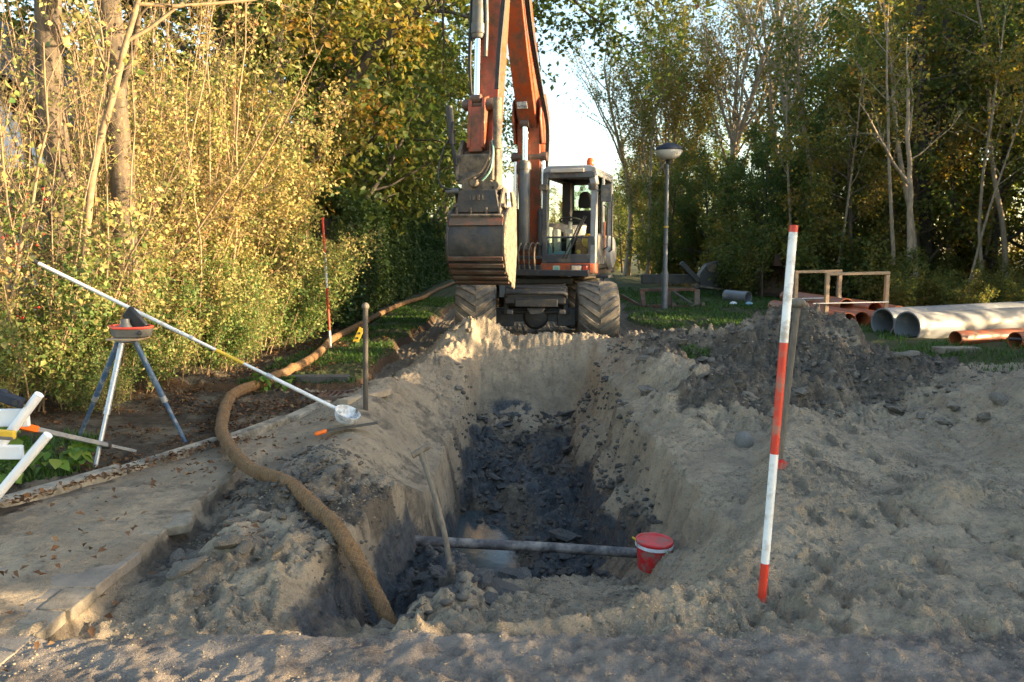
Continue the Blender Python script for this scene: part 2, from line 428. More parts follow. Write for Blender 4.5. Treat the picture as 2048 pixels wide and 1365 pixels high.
# ---------------------------------------------------------------- the dug-up ground
rng = np.random.default_rng(7)
FOOT = [(1.9, 3.9, .1), (2.2, 4.5, -.2), (2.9, 3.4, .5), (1.65, 4.3, .1), (3.2, 3.75, .2), (2.55, 5.5, -.1), (3.0, 5.25, -.5), (2.1, 5.45, .1), (3.45, 4.55, -.3), (1.5, 3.75, .2), (2.45, 3.2, -.3), (1.2, 3.3, .7), (.9, 3.25, .4), (1.72, 3.35, .2), (2.05, 3.75, -.3), (1.55, 3.95, .5), (2.3, 3.3, .1), (2.5, 3.9, -.6), (1.95, 4.35, .2), (2.75, 4.15, .9), (2.05, 5.0, .3), (1.75, 4.7, -.2), (2.6, 5.2, .4), (3.05, 4.9, .1),
        (2.35, 5.8, -.3), (2.9, 5.7, .6), (1.45, 3.45, -.1), (2.2, 4.05, 1.2), (1.85, 3.05, .8), (2.45, 4.75, -.9), (3.3, 5.4, .2), (2.75, 3.55, .3), (3.1, 4.2, -.2), (3.3, 6.0, .3), (2.65, 6.2, .1), (1.35, 3.15, .4), (3.6, 5.0, .7),
        (-.15, 3.5, .3), (.2, 3.75, -.4), (.55, 3.6, .5), (.1, 4.15, .2)]

def xl(y): return ip(y, [3.0, 3.54, 4.0, 5.0, 5.6, 8, 10.6], [-1.14, -1.06, -.95, -.76, -.70, -.64, -.55])
def xr(y): return ip(y, [3.0, 4.75, 5.4, 6.7, 7.9, 10.6], [1.28, 1.28, 1.22, 1.13, 1.08, 1.17])
def kerb_x(y): return ip(y, [1.0, 4.63, 5.14, 6.24, 6.87, 8.02, 8.6], [-4.7, -3.07, -2.77, -2.30, -2.04, -1.80, -1.66])

def terrain(x, y, detail=True):
    x = np.asarray(x, float); y = np.asarray(y, float)
    wob = fbm(x, y, 0.55, 3, 3) * 0.10
    h = 0.05 * fbm(x, y, 3.5, 1, 3)
    # grass verge left of the dug path
    ex = ip(y, [8.4, 9, 13, 20, 60], [-1.75, -1.68, -1.80, -1.62, -1.6]) + fbm(x, y, .8, 21, 3) * .16
    ver = ss(ex + .05, ex - .05, x) * ss(8.45, 8.62, y)
    h = h + ver * 0.10
    gx = ip(y, [9, 11, 13, 17, 24, 41, 80], [3.4, 3.2, 3.0, 2.5, 3.3, 4.9, 8.5]) + fbm(x, y, 1.0, 22, 3) * .3
    verR = ss(gx - .12, gx + .12, x) * ss(10.2, 11.2, y)
    h = h + verR * .07
    path = (1 - ver) * (1 - verR) * ss(8.5, 9.2, y)
    h = h - .07 * path
    # pavement bed and edge of the slabs
    pav = ss(-1.86, -1.94, x) * ss(6.6, 6.1, y) * ss(kerb_x(y) - .02, kerb_x(y) + .06, x)
    h = h * (1 - pav) + (.027 + .022 * fbm(x, y, .6, 43, 4) - .014 * ss(-2.3, -1.95, x)) * pav
    lowedge = ss(-1.94, -1.90, x) * ss(-1.5, -1.75, x) * ss(6.2, 5.4, y)
    h = h - .10 * lowedge
    leftsoil = ss(kerb_x(y) + .02, kerb_x(y) - .10, x) * ss(8.6, 8.3, y)
    h = h + .02 * leftsoil + .10 * ss(-3.2, -4.6, x) * ss(5.0, 7.0, y)
    # spoil banks either side and the far crest
    xc = ip(y, [4.6, 6.5, 7.5, 10.5], [-1.35, -1.28, -1.22, -.78])
    h = h + ip(y, [7, 9, 10.5], [.17, .27, .30]) * np.exp(-((x - xc) / .42) ** 2) * ss(4.4, 5.6, y) * (1 - ss(10.6, 11.6, y)) * (1 + 1.2 * fbm(x, y, .9, 31, 3))
    h = h + .26 * np.exp(-((x - 1.62) / .5) ** 2) * ss(5.6, 6.8, y) * (1 - ss(11.2, 12.3, y)) * (1 + 1.1 * fbm(x, y, .8, 32, 3))
    h = h + .41 * np.exp(-((y - 10.95 - .25 * fbm(x, y, .7, 5, 2)) / .42) ** 2) * ss(-1.5, -.55, x) * (1 - .75 * ss(.9, 1.5, x)) * (1 - ss(1.5, 2.6, x)) * (1 + .4 * fbm(x, y, .8, 33, 3))
    h = h + .16 * np.exp(-((x + .32) / .3) ** 2 - ((y - 10.9) / .35) ** 2)
    h = h - .34 * ss(.85, .0, xl(y) - x) * ss(5.0, 6.2, y) * ss(10.6, 9.8, y) * (x < xl(y) + .4)
    # soil block at the near left
    blk = ss(-1.88, -1.45, x) * ss(-.55, -.9, x) * ss(5.6, 4.6, y)
    h = h + blk * (.06 * ss(3.25, 3.95, y) * (1 + .8 * fbm(x, y, .5, 41, 3)) - .09 * ss(3.7, 3.2, y) * ss(3.0, 3.1, y))
    # mound of dark soil
    mound = (.62 * np.exp(-((x - 2.93) / .75) ** 2 - ((y - 9.25) / .8) ** 2) + .50 * np.exp(-((x - 3.52) / .5) ** 2 - ((y - 9.1) / .75) ** 2)
             + .34 * np.exp(-((x - 4.5) / .75) ** 2 - ((y - 8.9) / .8) ** 2) + .24 * np.exp(-((x - 2.45) / .65) ** 2 - ((y - 7.45) / .6) ** 2)
             + .30 * np.exp(-((x - 3.5) / .8) ** 2 - ((y - 7.9) / .6) ** 2) + .30 * np.exp(-((x - 2.1) / .7) ** 2 - ((y - 10.1) / .9) ** 2))
    mw = np.clip(mound / .28, 0, 1)
    h = h + mound * (1 + .22 * fbm(x, y, .6, 51, 3))
    # sand heap at the right
    heap = np.maximum(0, 1.37 - .50 * np.hypot(x - 6.0, y - 6.2) + .25 * fbm(x, y, 1.2, 61, 3))
    heap = np.where(heap < .15, heap * heap / .3, heap - .075)
    h = h + heap
    h = h + .17 * np.exp(-((x - 2.62) / .30) ** 2 - ((y - 4.62) / .22) ** 2) - .12 * np.exp(-((x - 2.72) / .14) ** 2 - ((y - 4.55) / .11) ** 2)
    h = h + .10 * np.exp(-((x - 3.15) / .35) ** 2 - ((y - 4.15) / .3) ** 2)
    # the trench
    zf = ip(y, [3.02, 3.12, 3.45, 3.9, 4.65, 5.0, 5.45, 7.4, 8.2, 9.6, 10.1, 10.5, 10.8], [-.02, -.05, -.13, -.26, -.47, -.62, -1.02, -1.02, -.93, -.80, -.62, .0, .40])
    zf = zf - .20 * ss(-.2, -.6, x) * ss(3.1, 3.35, y) * ss(5.0, 4.4, y)
    zf = zf + .10 * ss(-.35, .25, x) * ss(5.4, 6.0, y) * ss(9.5, 8.0, y)
    pool = ss(.32, -.12, x + wob * 2.2) * ss(5.1, 5.6, y + wob * 1.5) * ss(7.6, 7.0, y + wob * 2)
    nearclay = ss(-.05, -.45, x + wob) * ss(3.2, 3.5, y) * ss(5.6, 5.2, y) * ss(xl(y) - .02, xl(y) + .12, x)
    d1, i1 = worley(x + wob * .4, y, .21, 71)
    d2, i2 = worley(x, y, .105, 72)
    d0, i0 = worley(x + wob, y - wob, .42, 70)
    clods = np.maximum(0, .8 - d0) * .20 * (i0 > .35) * i0 + np.maximum(0, .75 - d1) * .15 * i1 + np.maximum(0, .75 - d2) * .06 * (.3 + i2) + .07 * fbm(x, y, .16, 77, 3)
    cl = np.clip(ss(5.3, 5.8, y) * ss(10.4, 9.6, y) + nearclay, 0, 1) * (1 - pool)
    zf = zf + clods * cl * 1.15 + .16 * cl * fbm(x, y, .5, 73, 3)
    zf = zf * (1 - pool) + (-1.03 + .07 * fbm(x, y, .35, 76, 4)) * pool
    dl = x - xl(y) + wob * .55; dr = xr(y) - x + wob * .5 + .16 * fbm(x * .35, y, .22, 38, 3) - .04
    tl = np.clip(dl / .15, 0, 1)
    dropR = np.interp(dr, [0, .03, .11, .26, .32, .40], [0, .10, .44, .58, .72, 1.0])
    tl = .30 * ss(0, .35, tl) + .70 * ss(.25, 1.0, tl)
    t = np.minimum(tl, dropR) * ss(3.03, 3.1, y) * (1 - ss(10.78, 10.86, y))
    inside = t
    h = h * (1 - t) + zf * t
    # sand slipped down from the right
    rx = ip(y, [3.0, 3.3, 3.7, 4.3, 5.2, 6.6], [-.25, .6, 1.10, 1.45, 1.80, 2.38]); rz = ip(y, [3.0, 3.3, 4.6, 6.6], [.01, .05, .13, .26])
    sl = rz - .80 * np.maximum(0, rx - x) - .22 * np.maximum(0, x - rx) - 2.2 * np.maximum(0, y - 6.35) - 6 * np.maximum(0, 3.06 - y)
    sl = sl + .05 * fbm(x, y, .5, 81, 3)
    k = .03
    slip = ss(-.02, .02, sl - h)
    h = np.where(np.abs(sl - h) < k, np.maximum(sl, h) + (k - np.abs(sl - h)) ** 2 / (4 * k), np.maximum(sl, h))
    # dirty plate-like strip in front of the hole
    strip = ss(3.06, 3.02, y)
    h = h * (1 - strip) + (.012 + .012 * fbm(x, y, 1.0, 91, 2)) * strip
    lip = np.exp(-((y - 3.09) / .045) ** 2) * np.maximum(0, fbm(x, y * .6, .35, 92, 3)) * .12
    h = h + lip * ss(-2.2, -1.9, x)
    # footprints
    if detail:
        for (fx, fy, fa) in FOOT:
            mk = (np.abs(x - fx) < .3) & (np.abs(y - fy) < .3)
            if not mk.any(): continue
            ks = .8 + .5 * ((fx * 7.3 + fy * 3.1) % 1); kd = .35 + .75 * ((fx * 3.7 + fy * 5.9) % 1)
            u = (x[mk] - fx) * math.cos(fa) + (y[mk] - fy) * math.sin(fa); v = -(x[mk] - fx) * math.sin(fa) + (y[mk] - fy) * math.cos(fa)
            q = np.hypot(u / (.055 * ks), v / (.13 * (.75 + .5 * ((fx * 2.9 + fy) % 1)))) + .9 * fbm(x[mk], y[mk], .09, 119, 2)
            h[mk] += kd * -.036 * ss(1.12, .85, q) + .017 * np.exp(-((q - 1.28) / .2) ** 2)
        f1 = fbm(x, y, .22, 101, 5, .58)
        d3, i3 = worley(x, y, .075, 103); d4, i4 = worley(x, y, .04, 104)
        lumps = np.maximum(0, .7 - d3) * .030 * (i3 > .5) + np.maximum(0, .7 - d4) * .018 * (i4 > .4)
        sandy = ss(-.1, .15, x) * ss(3.06, 3.2, y)
        rough = .045 + .06 * mw + .035 * ss(1.1, 1.4, x) * ss(6.0, 7.0, y) * ss(11, 10, y) + .02 * blk
        patch2 = ss(-.1, .2, fbm(x, y, .8, 117, 3)); patch = ss(-.2, .25, fbm(x, y, .6, 107, 2))
        flat = np.clip(pav * .8 + strip * .5 + ss(1.1, 1.5, x) * ss(6.6, 6.0, y) * ss(3.06, 3.2, y) * (.55 + .35 * (1 - patch2)) + .5 * slip + .9 * pool, 0, 1)
        h = h + (f1 * rough + lumps * (.6 + 1.1 * patch + 1.2 * mw)) * (1 - .85 * flat)
        rg1 = np.abs(fbm(x + .3 * wob, y, .19, 121, 3)); rg2 = np.abs(fbm(x, y + .3 * wob, .33, 123, 4))
        sandy2 = ss(-1.9, -1.6, x) * ss(3.06, 3.2, y)
        h = h + (.016 * (.25 - np.minimum(rg1, .25)) / .25 * patch2 - .030 * np.exp(-(rg2 / .03) ** 2) * (.2 + .8 * patch)) * (1 - .9 * np.clip(pav + strip * .6 + pool, 0, 1)) * sandy2
        d5, i5 = worley(x, y, .026, 111)
        d6, i6 = worley(x, y, .05, 115)
        h = h + (np.maximum(0, .75 - d5) * .019 * (i5 > .3) * (.3 + .7 * patch2) + np.maximum(0, .7 - d6) * .024 * (i6 > .55) * patch2 + .016 * fbm(x, y, .06, 113, 3)) * (1 - np.clip(.85 * pav + .45 * strip + .9 * pool, 0, 1))
        dC, iC = worley(x, y, .13, 109)
        h = h + np.maximum(0, .7 - dC) * .10 * (iC > .45) * np.clip(mw + .7 * ss(1.15, 1.5, x) * ss(5.8, 6.5, y) * ss(9.8, 9, y) * ss(3, 2.4, x) + .65 * blk * ss(4.0, 4.5, y), 0, 1)
    A = dict(ver=ver, verR=verR, path=path, mw=mw, inside=inside, pool=pool, slip=slip, strip=strip, leftsoil=leftsoil, blk=blk, pav=pav, lowedge=lowedge, heap=heap, nearclay=nearclay, cl=cl)
    return h, A

def gz(x, y):
    return float(terrain(np.array([x]), np.array([y]))[0][0])

def axis_points(breaks, lo, hi, grow):
    pts = [breaks[0][0]]
    for (a, b, st) in breaks:
        n = max(1, int(round((b - a) / st)))
        pts += [a + (b - a) * k / n for k in range(1, n + 1)]
    st = breaks[-1][2]; x = pts[-1]
    while x < hi:
        st *= grow; x += st; pts.append(min(x, hi))
    st = breaks[0][2]; x = pts[0]; left = []
    while x > lo:
        st *= grow; x -= st; left.append(max(x, lo))
    return np.array(left[::-1] + pts)

gxs = axis_points([(-3.4, -2.2, .022), (-2.2, 3.4, .015), (3.4, 5.2, .022)], -160, 160, 1.16)
gys = axis_points([(2.3, 5.2, .0125), (5.2, 8.0, .018), (8.0, 11.4, .024)], -60, 320, 1.13)
GX, GY = np.meshgrid(gxs, gys)
GZ, GA = terrain(GX, GY)
nx, ny = len(gxs), len(gys)
def grid_mesh(name, X, Y, Z):
    ny_, nx_ = X.shape
    me = bpy.data.meshes.new(name)
    V = np.stack([X, Y, Z], -1).reshape(-1, 3)
    me.vertices.add(len(V)); me.vertices.foreach_set('co', V.ravel())
    idx = np.arange(nx_ * ny_).reshape(ny_, nx_)
    Q = np.stack([idx[:-1, :-1], idx[:-1, 1:], idx[1:, 1:], idx[1:, :-1]], -1).reshape(-1, 4)
    me.loops.add(Q.size); me.loops.foreach_set('vertex_index', Q.ravel())
    me.polygons.add(len(Q)); me.polygons.foreach_set('loop_start', np.arange(len(Q)) * 4)
    me.polygons.foreach_set('use_smooth', np.ones(len(Q), bool))
    me.update(); me.validate()
    return me
gme = grid_mesh('ground', GX, GY, GZ)
def attr(me, name, a):
    t = me.attributes.new(name, 'FLOAT', 'POINT'); t.data.foreach_set('value', np.clip(a, 0, 1).astype(np.float32).ravel())

zc = GZ
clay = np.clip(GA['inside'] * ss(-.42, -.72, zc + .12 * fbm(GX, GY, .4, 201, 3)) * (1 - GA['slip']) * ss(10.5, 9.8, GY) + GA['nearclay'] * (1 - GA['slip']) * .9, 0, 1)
farpatch = np.exp(-((GX - .0) / .35) ** 2 - ((GY - 10.15) / .12) ** 2)
clay = np.clip(clay * ss(9.95, 9.35, GY + .5 * fbm(GX, GY, .6, 215, 3)) * (.72 + 1.3 * fbm(GX, GY, .55, 213, 4)) + .9 * farpatch * ss(-.05, .12, fbm(GX * .6, GZ * 2, .2, 214, 3)), 0, 1)
blockclods = GA['blk'] * ss(3.9, 4.3, GY) * ss(.0, .3, fbm(GX, GY, .3, 202, 3)) * .75 * ss(5.4, 5.0, GY)
smear = GA['blk'] * .8 * ss(.14, .36, fbm(GX, GY, .45, 207, 4)) * ss(3.7, 4.1, GY) + GA['lowedge'] * .5 * ss(-.1, .2, fbm(GX, GY, .3, 208, 3)) + .5 * ss(.2, .42, fbm(GX, GY, .7, 209, 4)) * ss(-2, -1.6, GX) * ss(3.1, 3.4, GY) * ss(11, 9, GY)
dark = np.clip(.45 * GA['pav'] * ss(.05, .3, fbm(GX, GY, .35, 211, 5)) + smear + GA['mw'] * (.75 + 1.2 * fbm(GX, GY, .7, 203, 3)) + ss(1.25, 1.6, GX) * ss(6.3, 7.2, GY) * ss(10, 9, GY) * ss(3.4, 2.6, GX) * ss(-.25, .15, fbm(GX, GY, .6, 204, 3)) * .8
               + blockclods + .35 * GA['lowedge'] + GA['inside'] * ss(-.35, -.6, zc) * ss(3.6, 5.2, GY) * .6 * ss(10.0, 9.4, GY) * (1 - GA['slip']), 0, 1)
litter = np.clip(GA['leftsoil'] + ss(-2.7, -3.1, GX) + ss(6.5, 8, GX) * ss(14, 17, GY) + GA['lowedge'] * .3, 0, 1)
grass = np.clip(GA['ver'] * ss(-3.2, -2.8, GX) + GA['verR'] * ss(9, 7, GX) + ss(30, 60, GY) * .7 * (1 - GA['path']), 0, 1)
cut = GA['ver'] * (1 - GA['ver']) * 4
damp = np.clip(GA['path'] * .8 * ss(.14, .02, zc) * ss(-1.2, -1.5, GX - .5 * (GY > 11.4)) * (1 - GA['inside']) + GA['path'] * .6 * ss(11.2, 11.8, GY) + ss(9.9, 10.4, GY) * ss(.45, .2, zc) * .25, 0, 1)
strip = np.clip(GA['strip'] + .0, 0, 1)
attr(gme, 'clay', clay); attr(gme, 'dark', dark); attr(gme, 'litter', litter); attr(gme, 'grass', grass)
attr(gme, 'damp', damp); attr(gme, 'strip', strip); attr(gme, 'wall', np.clip(4 * GA['inside'] * (1 - GA['inside']), 0, 1)); attr(gme, 'cut', cut)

m, n, l, p = newmat('soil')
p.inputs['Roughness'].default_value = 0.95
p.inputs['Specular IOR Level'].default_value = 0.25
def AT(a):
    t = n.new('ShaderNodeAttribute'); t.attribute_name = a; return t.outputs['Fac']
def mixc(fac, a, b):
    x = n.new('ShaderNodeMix'); x.data_type = 'RGBA'
    l.new(fac, x.inputs[0])
    for s, v in ((6, a), (7, b)):
        if isinstance(v, tuple): x.inputs[s].default_value = (*v, 1)
        else: l.new(v, x.inputs[s])
    return x.outputs[2]
def edge(fac, nz, amt=0.7, lo=0.40, hi=0.60):
    """break a soft mask up with noise"""
    a = n.new('ShaderNodeMath'); a.operation = 'MULTIPLY_ADD'; a.inputs[1].default_value = amt
    s = n.new('ShaderNodeMath'); s.operation = 'SUBTRACT'; s.inputs[1].default_value = 0.5; l.new(nz, s.inputs[0])
    l.new(s.outputs[0], a.inputs[0]); l.new(fac, a.inputs[2])
    r = n.new('ShaderNodeMapRange'); r.interpolation_type = 'SMOOTHSTEP'; r.inputs[1].default_value = lo; r.inputs[2].default_value = hi
    l.new(a.outputs[0], r.inputs[0]); return r.outputs[0]
nA = noise_node(n, l, 2.2, 7, .65).outputs[0]
nB = noise_node(n, l, 14, 6, .7).outputs[0]
nC = noise_node(n, l, 70, 5, .7).outputs[0]
nD = noise_node(n, l, 4.5, 8, .72, sx=(1, 1, 2.5)).outputs[0]
def cramp(src, stops):
    r = ramp(n, stops); l.new(src, r.inputs[0]); return r.outputs[0]
sandc = mixc(cramp(nA, [(.40, (0, 0, 0)), (.62, (1, 1, 1))]), (0.39, 0.31, 0.213), (0.26, 0.208, 0.147))
sandc = mixc(cramp(nB, [(.52, (0, 0, 0)), (.72, (1, 1, 1))]), sandc, (0.165, 0.14, 0.108))
sandc = mixc(cramp(nC, [(.55, (0, 0, 0)), (.70, (.6, .6, .6))]), sandc, (0.09, 0.077, 0.06))
dampc = mixc(cramp(nB, [(.4, (0, 0, 0)), (.65, (1, 1, 1))]), (0.17, 0.135, 0.095), (0.105, 0.085, 0.063))
darkc = mixc(cramp(nB, [(.42, (0, 0, 0)), (.64, (1, 1, 1))]), (0.15, 0.121, 0.09), (0.072, 0.061, 0.049))
darkc = mixc(cramp(nD, [(.54, (0, 0, 0)), (.66, (1, 1, 1))]), darkc, (0.21, 0.175, 0.13))
clayc = mixc(cramp(nB, [(.40, (0, 0, 0)), (.62, (1, 1, 1))]), (0.095, 0.100, 0.105), (0.042, 0.045, 0.050))
clayc = mixc(cramp(nD, [(.52, (0, 0, 0)), (.66, (1, 1, 1))]), clayc, (0.13, 0.105, 0.08))
litc = mixc(cramp(nB, [(.4, (0, 0, 0)), (.62, (1, 1, 1))]), (0.10, 0.075, 0.05), (0.045, 0.034, 0.025))
litc = mixc(cramp(nA, [(.5, (0, 0, 0)), (.62, (1, 1, 1))]), litc, (0.17, 0.14, 0.10))
grac = mixc(cramp(nB, [(.4, (0, 0, 0)), (.62, (1, 1, 1))]), (0.045, 0.065, 0.018), (0.075, 0.062, 0.03))
stripc = mixc(cramp(nB, [(.38, (0, 0, 0)), (.6, (1, 1, 1))]), (0.24, 0.195, 0.155), (0.11, 0.093, 0.083))
stripc = mixc(cramp(nA, [(.46, (0, 0, 0)), (.58, (1, 1, 1))]), stripc, (0.26, 0.22, 0.185))
stripc = mixc(cramp(nC, [(.52, (0, 0, 0)), (.66, (.8, .8, .8))]), stripc, (0.27, 0.22, 0.16))
c = mixc(edge(AT('damp'), nB), sandc, dampc)
c = mixc(edge(AT('dark'), nD, 1.0, .35, .62), c, darkc)
c = mixc(edge(AT('clay'), nD, .7, .35, .6), c, clayc)
c = mixc(edge(AT('litter'), nB), c, litc)
c = mixc(edge(AT('grass'), nB), c, grac)
c = mixc(edge(AT('cut'), nB), c, (0.10, 0.06, 0.032))
c = mixc(AT('strip'), c, stripc)
l.new(c, p.inputs['Base Color'])
rr = n.new('ShaderNodeMapRange'); rr.inputs[3].default_value = .95; rr.inputs[4].default_value = .55
l.new(AT('clay'), rr.inputs[0]); l.new(rr.outputs[0], p.inputs['Roughness'])
b1 = n.new('ShaderNodeBump'); b1.inputs['Strength'].default_value = 1.0; b1.inputs['Distance'].default_value = .04
b2 = n.new('ShaderNodeBump'); b2.inputs['Strength'].default_value = .9; b2.inputs['Distance'].default_value = .012
l.new(nB, b1.inputs['Height']); nE = noise_node(n, l, 160, 3, .7).outputs[0]
b3 = n.new('ShaderNodeBump'); b3.inputs['Strength'].default_value = .8; b3.inputs['Distance'].default_value = .006; l.new(nE, b3.inputs['Height']); l.new(b2.outputs[0], b3.inputs['Normal'])
l.new(nC, b2.inputs['Height']); l.new(b1.outputs[0], b2.inputs['Normal']); l.new(b3.outputs[0], p.inputs['Normal'])
gme.materials.append(m)
ground = link_mesh('ground', gme); tag(ground, kind='structure')

# standing water in the trench
m2, n, l, p = newmat('muddy_water')
p.inputs['Base Color'].default_value = (0.05, 0.065, 0.07, 1); p.inputs['Roughness'].default_value = .12
t = noise_node(n, l, 9, 4, .6); b = n.new('ShaderNodeBump'); b.inputs['Strength'].default_value = .12; b.inputs['Distance'].default_value = .01
l.new(t.outputs[0], b.inputs['Height']); l.new(b.outputs[0], p.inputs['Normal'])
wb = MB()
wb.add([(-.75, 5.0, -1.0), (.5, 5.0, -1.0), (.5, 7.6, -1.0), (-.75, 7.6, -1.0)], [(0, 1, 2, 3)])
wo = wb.build('trench_water', m2); tag(wo, kind='structure')

# paving slabs and the broken edge course
pavement = thing('pavement', None, None, (-2.4, 4, 0)); tag(pavement, kind='structure')
prng = random.Random(5)
slab_me = []
for k in range(5):
    bm = MB().box((0, 0, -.03), (.298, .448, .06))
    o = bm.build('paving_slab', M['slab'], pavement, bevel=.006); slab_me.append(o.data)
    # vertices of build() are relative to the pavement's origin: shift them back to the slab's own centre
    for vtx in o.data.vertices: vtx.co += Vector((-2.4, 4, 0))
    COL.objects.unlink(o); bpy.data.objects.remove(o)
yy = 1.0; row = 0
while yy < 6.15:
    xx = -2.06 - (0.15 if row % 2 else 0)
    first = True
    while xx > kerb_x(yy) - .02:
        skip = (first and row in (3, 8)) or xx < -4.6
        if not skip:
            o = link_mesh('paving_slab', slab_me[prng.randrange(5)], pavement)
            o.location = (xx + 2.4 + prng.uniform(-.005, .005), yy - 4 + prng.uniform(-.004, .004), .012 + prng.uniform(-.004, .005))
            o.rotation_euler = (prng.uniform(-.012, .012), prng.uniform(-.012, .012), prng.uniform(-.012, .012))
            b = o.modifiers.new('bevel', 'BEVEL'); b.width = .006; b.segments = 2
        first = False
        xx -= .304
    if row % 2:   # half slabs fill the other half of the bond at the edge
        for q in range(2):
            if prng.random() < .85:
                e = MB().box((-2.06 + .077 + prng.uniform(-.02, .012), yy - .112 + q * .226, -.018), (.148, .218 + prng.uniform(-.03, .0), .06), (prng.uniform(-.02, .02), prng.uniform(-.01, .06), prng.uniform(-.03, .03)))
                e.build('edge_brick', M['concrete'], pavement, bevel=.008)
    yy += .455; row += 1
loose = MB().box((-1.90, 4.40, -.005), (.15, .20, .06), (.05, -.10, .25)).build('edge_brick', M['concrete'], pavement, bevel=.01)
for (bx, by, rz) in ():
    MB().box((bx, by, -.045), (.10, .21, .07), (prng.uniform(-.1, .1), prng.uniform(-.1, .2), rz)).build('edge_brick', M['concrete'], pavement, bevel=.008)

kerb = thing('kerb', None, None, (-2.6, 5.4, 0)); tag(kerb, kind='structure')
ky = [2.6, 3.55, 4.5, 5.35, 6.2, 6.98, 7.9]
for a, b in zip(ky[:-1], ky[1:]):
    A0 = Vector((float(kerb_x(a)), a, 0)); B0 = Vector((float(kerb_x(b)), b, 0)); d = (B0 - A0).normalized()
    tilt = prng.uniform(-.012, .02)
    k = MB(); k.bar(A0 + d * .006 + Vector((0, 0, -.02 + prng.uniform(-.01, .01))), B0 - d * .006 + Vector((0, 0, -.02 + tilt)), .125, .17)
    k.build('kerb_stone', M['kerbc'], kerb, bevel=.016)
# ---------------------------------------------------------------- vegetation
def tubes_mesh(name, lines, mat):
    """lines: list of (points, radii, sides)"""
    V = []; F = []
    for pts, rad, ns in lines:
        pts = np.array(pts); rad = np.array(rad)
        d = np.gradient(pts, axis=0); d /= np.linalg.norm(d, axis=1, keepdims=True) + 1e-9
        ref = np.array([.31, .77, .55]) if abs(d[0][2]) > .8 else np.array([0, 0, 1.0])
        u = np.cross(d, ref); u /= np.linalg.norm(u, axis=1, keepdims=True) + 1e-9
        t = np.cross(d, u)
        a = np.arange(ns) * 2 * np.pi / ns
        ring = pts[:, None, :] + rad[:, None, None] * (u[:, None, :] * np.cos(a)[None, :, None] + t[:, None, :] * np.sin(a)[None, :, None])
        b = len(V) and sum(len(q) for q in V)
        V.append(ring.reshape(-1, 3))
        i = np.arange(len(pts) - 1)[:, None] * ns; k = np.arange(ns)[None, :]; k2 = (k + 1) % ns
        F.append(np.stack([i + k, i + k2, i + ns + k2, i + ns + k], -1).reshape(-1, 4) + b)
    V = np.concatenate(V); F = np.concatenate(F)
    return quads_mesh(name, V, F, mat)

def quads_mesh(name, V, F, mat, tint=None, smooth=True):
    me = bpy.data.meshes.new(name)
    me.vertices.add(len(V)); me.vertices.foreach_set('co', np.ascontiguousarray(V, dtype=np.float32).ravel())
    k = F.shape[1]
    me.loops.add(F.size); me.loops.foreach_set('vertex_index', F.astype(np.int32).ravel())
    me.polygons.add(len(F)); me.polygons.foreach_set('loop_start', np.arange(len(F)) * k)
    if smooth: me.polygons.foreach_set('use_smooth', np.ones(len(F), bool))
    me.update()
    if tint is not None:
        t = me.attributes.new('tint', 'FLOAT', 'POINT'); t.data.foreach_set('value', np.asarray(tint, np.float32))
    me.materials.append(mat)
    return me

def leaves_mesh(name, P, size, mat, rg, tint=None, aspect=.62, droop=.5, fold=.25, upright=None):
    """each leaf is a folded, pointed blade of two quads"""
    N = len(P)
    size = np.broadcast_to(size, (N,)) * rg.uniform(.65, 1.3, N)
    d = rg.normal(size=(N, 3)); d[:, 2] = d[:, 2] * .6 - droop
    d /= np.linalg.norm(d, axis=1, keepdims=True)
    nrm = rg.normal(size=(N, 3)) * .8; nrm[:, 2] += .8
    s = np.cross(d, nrm); s /= np.linalg.norm(s, axis=1, keepdims=True) + 1e-9
    nn = np.cross(s, d)
    L_ = size[:, None]; W = L_ * aspect * .5
    base = P; tip = P + d * L_ - nn * L_ * .12
    mid = P + d * L_ * .48
    lft = mid + s * W + nn * W * fold; rgt = mid - s * W + nn * W * fold
    V = np.stack([base, lft, tip, rgt], 1).reshape(-1, 3)
    i = np.arange(N)[:, None] * 4
    F = np.concatenate([i + np.array([[0, 3, 2]]), i + np.array([[0, 2, 1]])], 0)
    if tint is None: tint = rg.beta(2, 2.4, N)
    return quads_mesh(name, V, F, mat, np.repeat(np.clip(tint, 0, 1), 4), smooth=False)

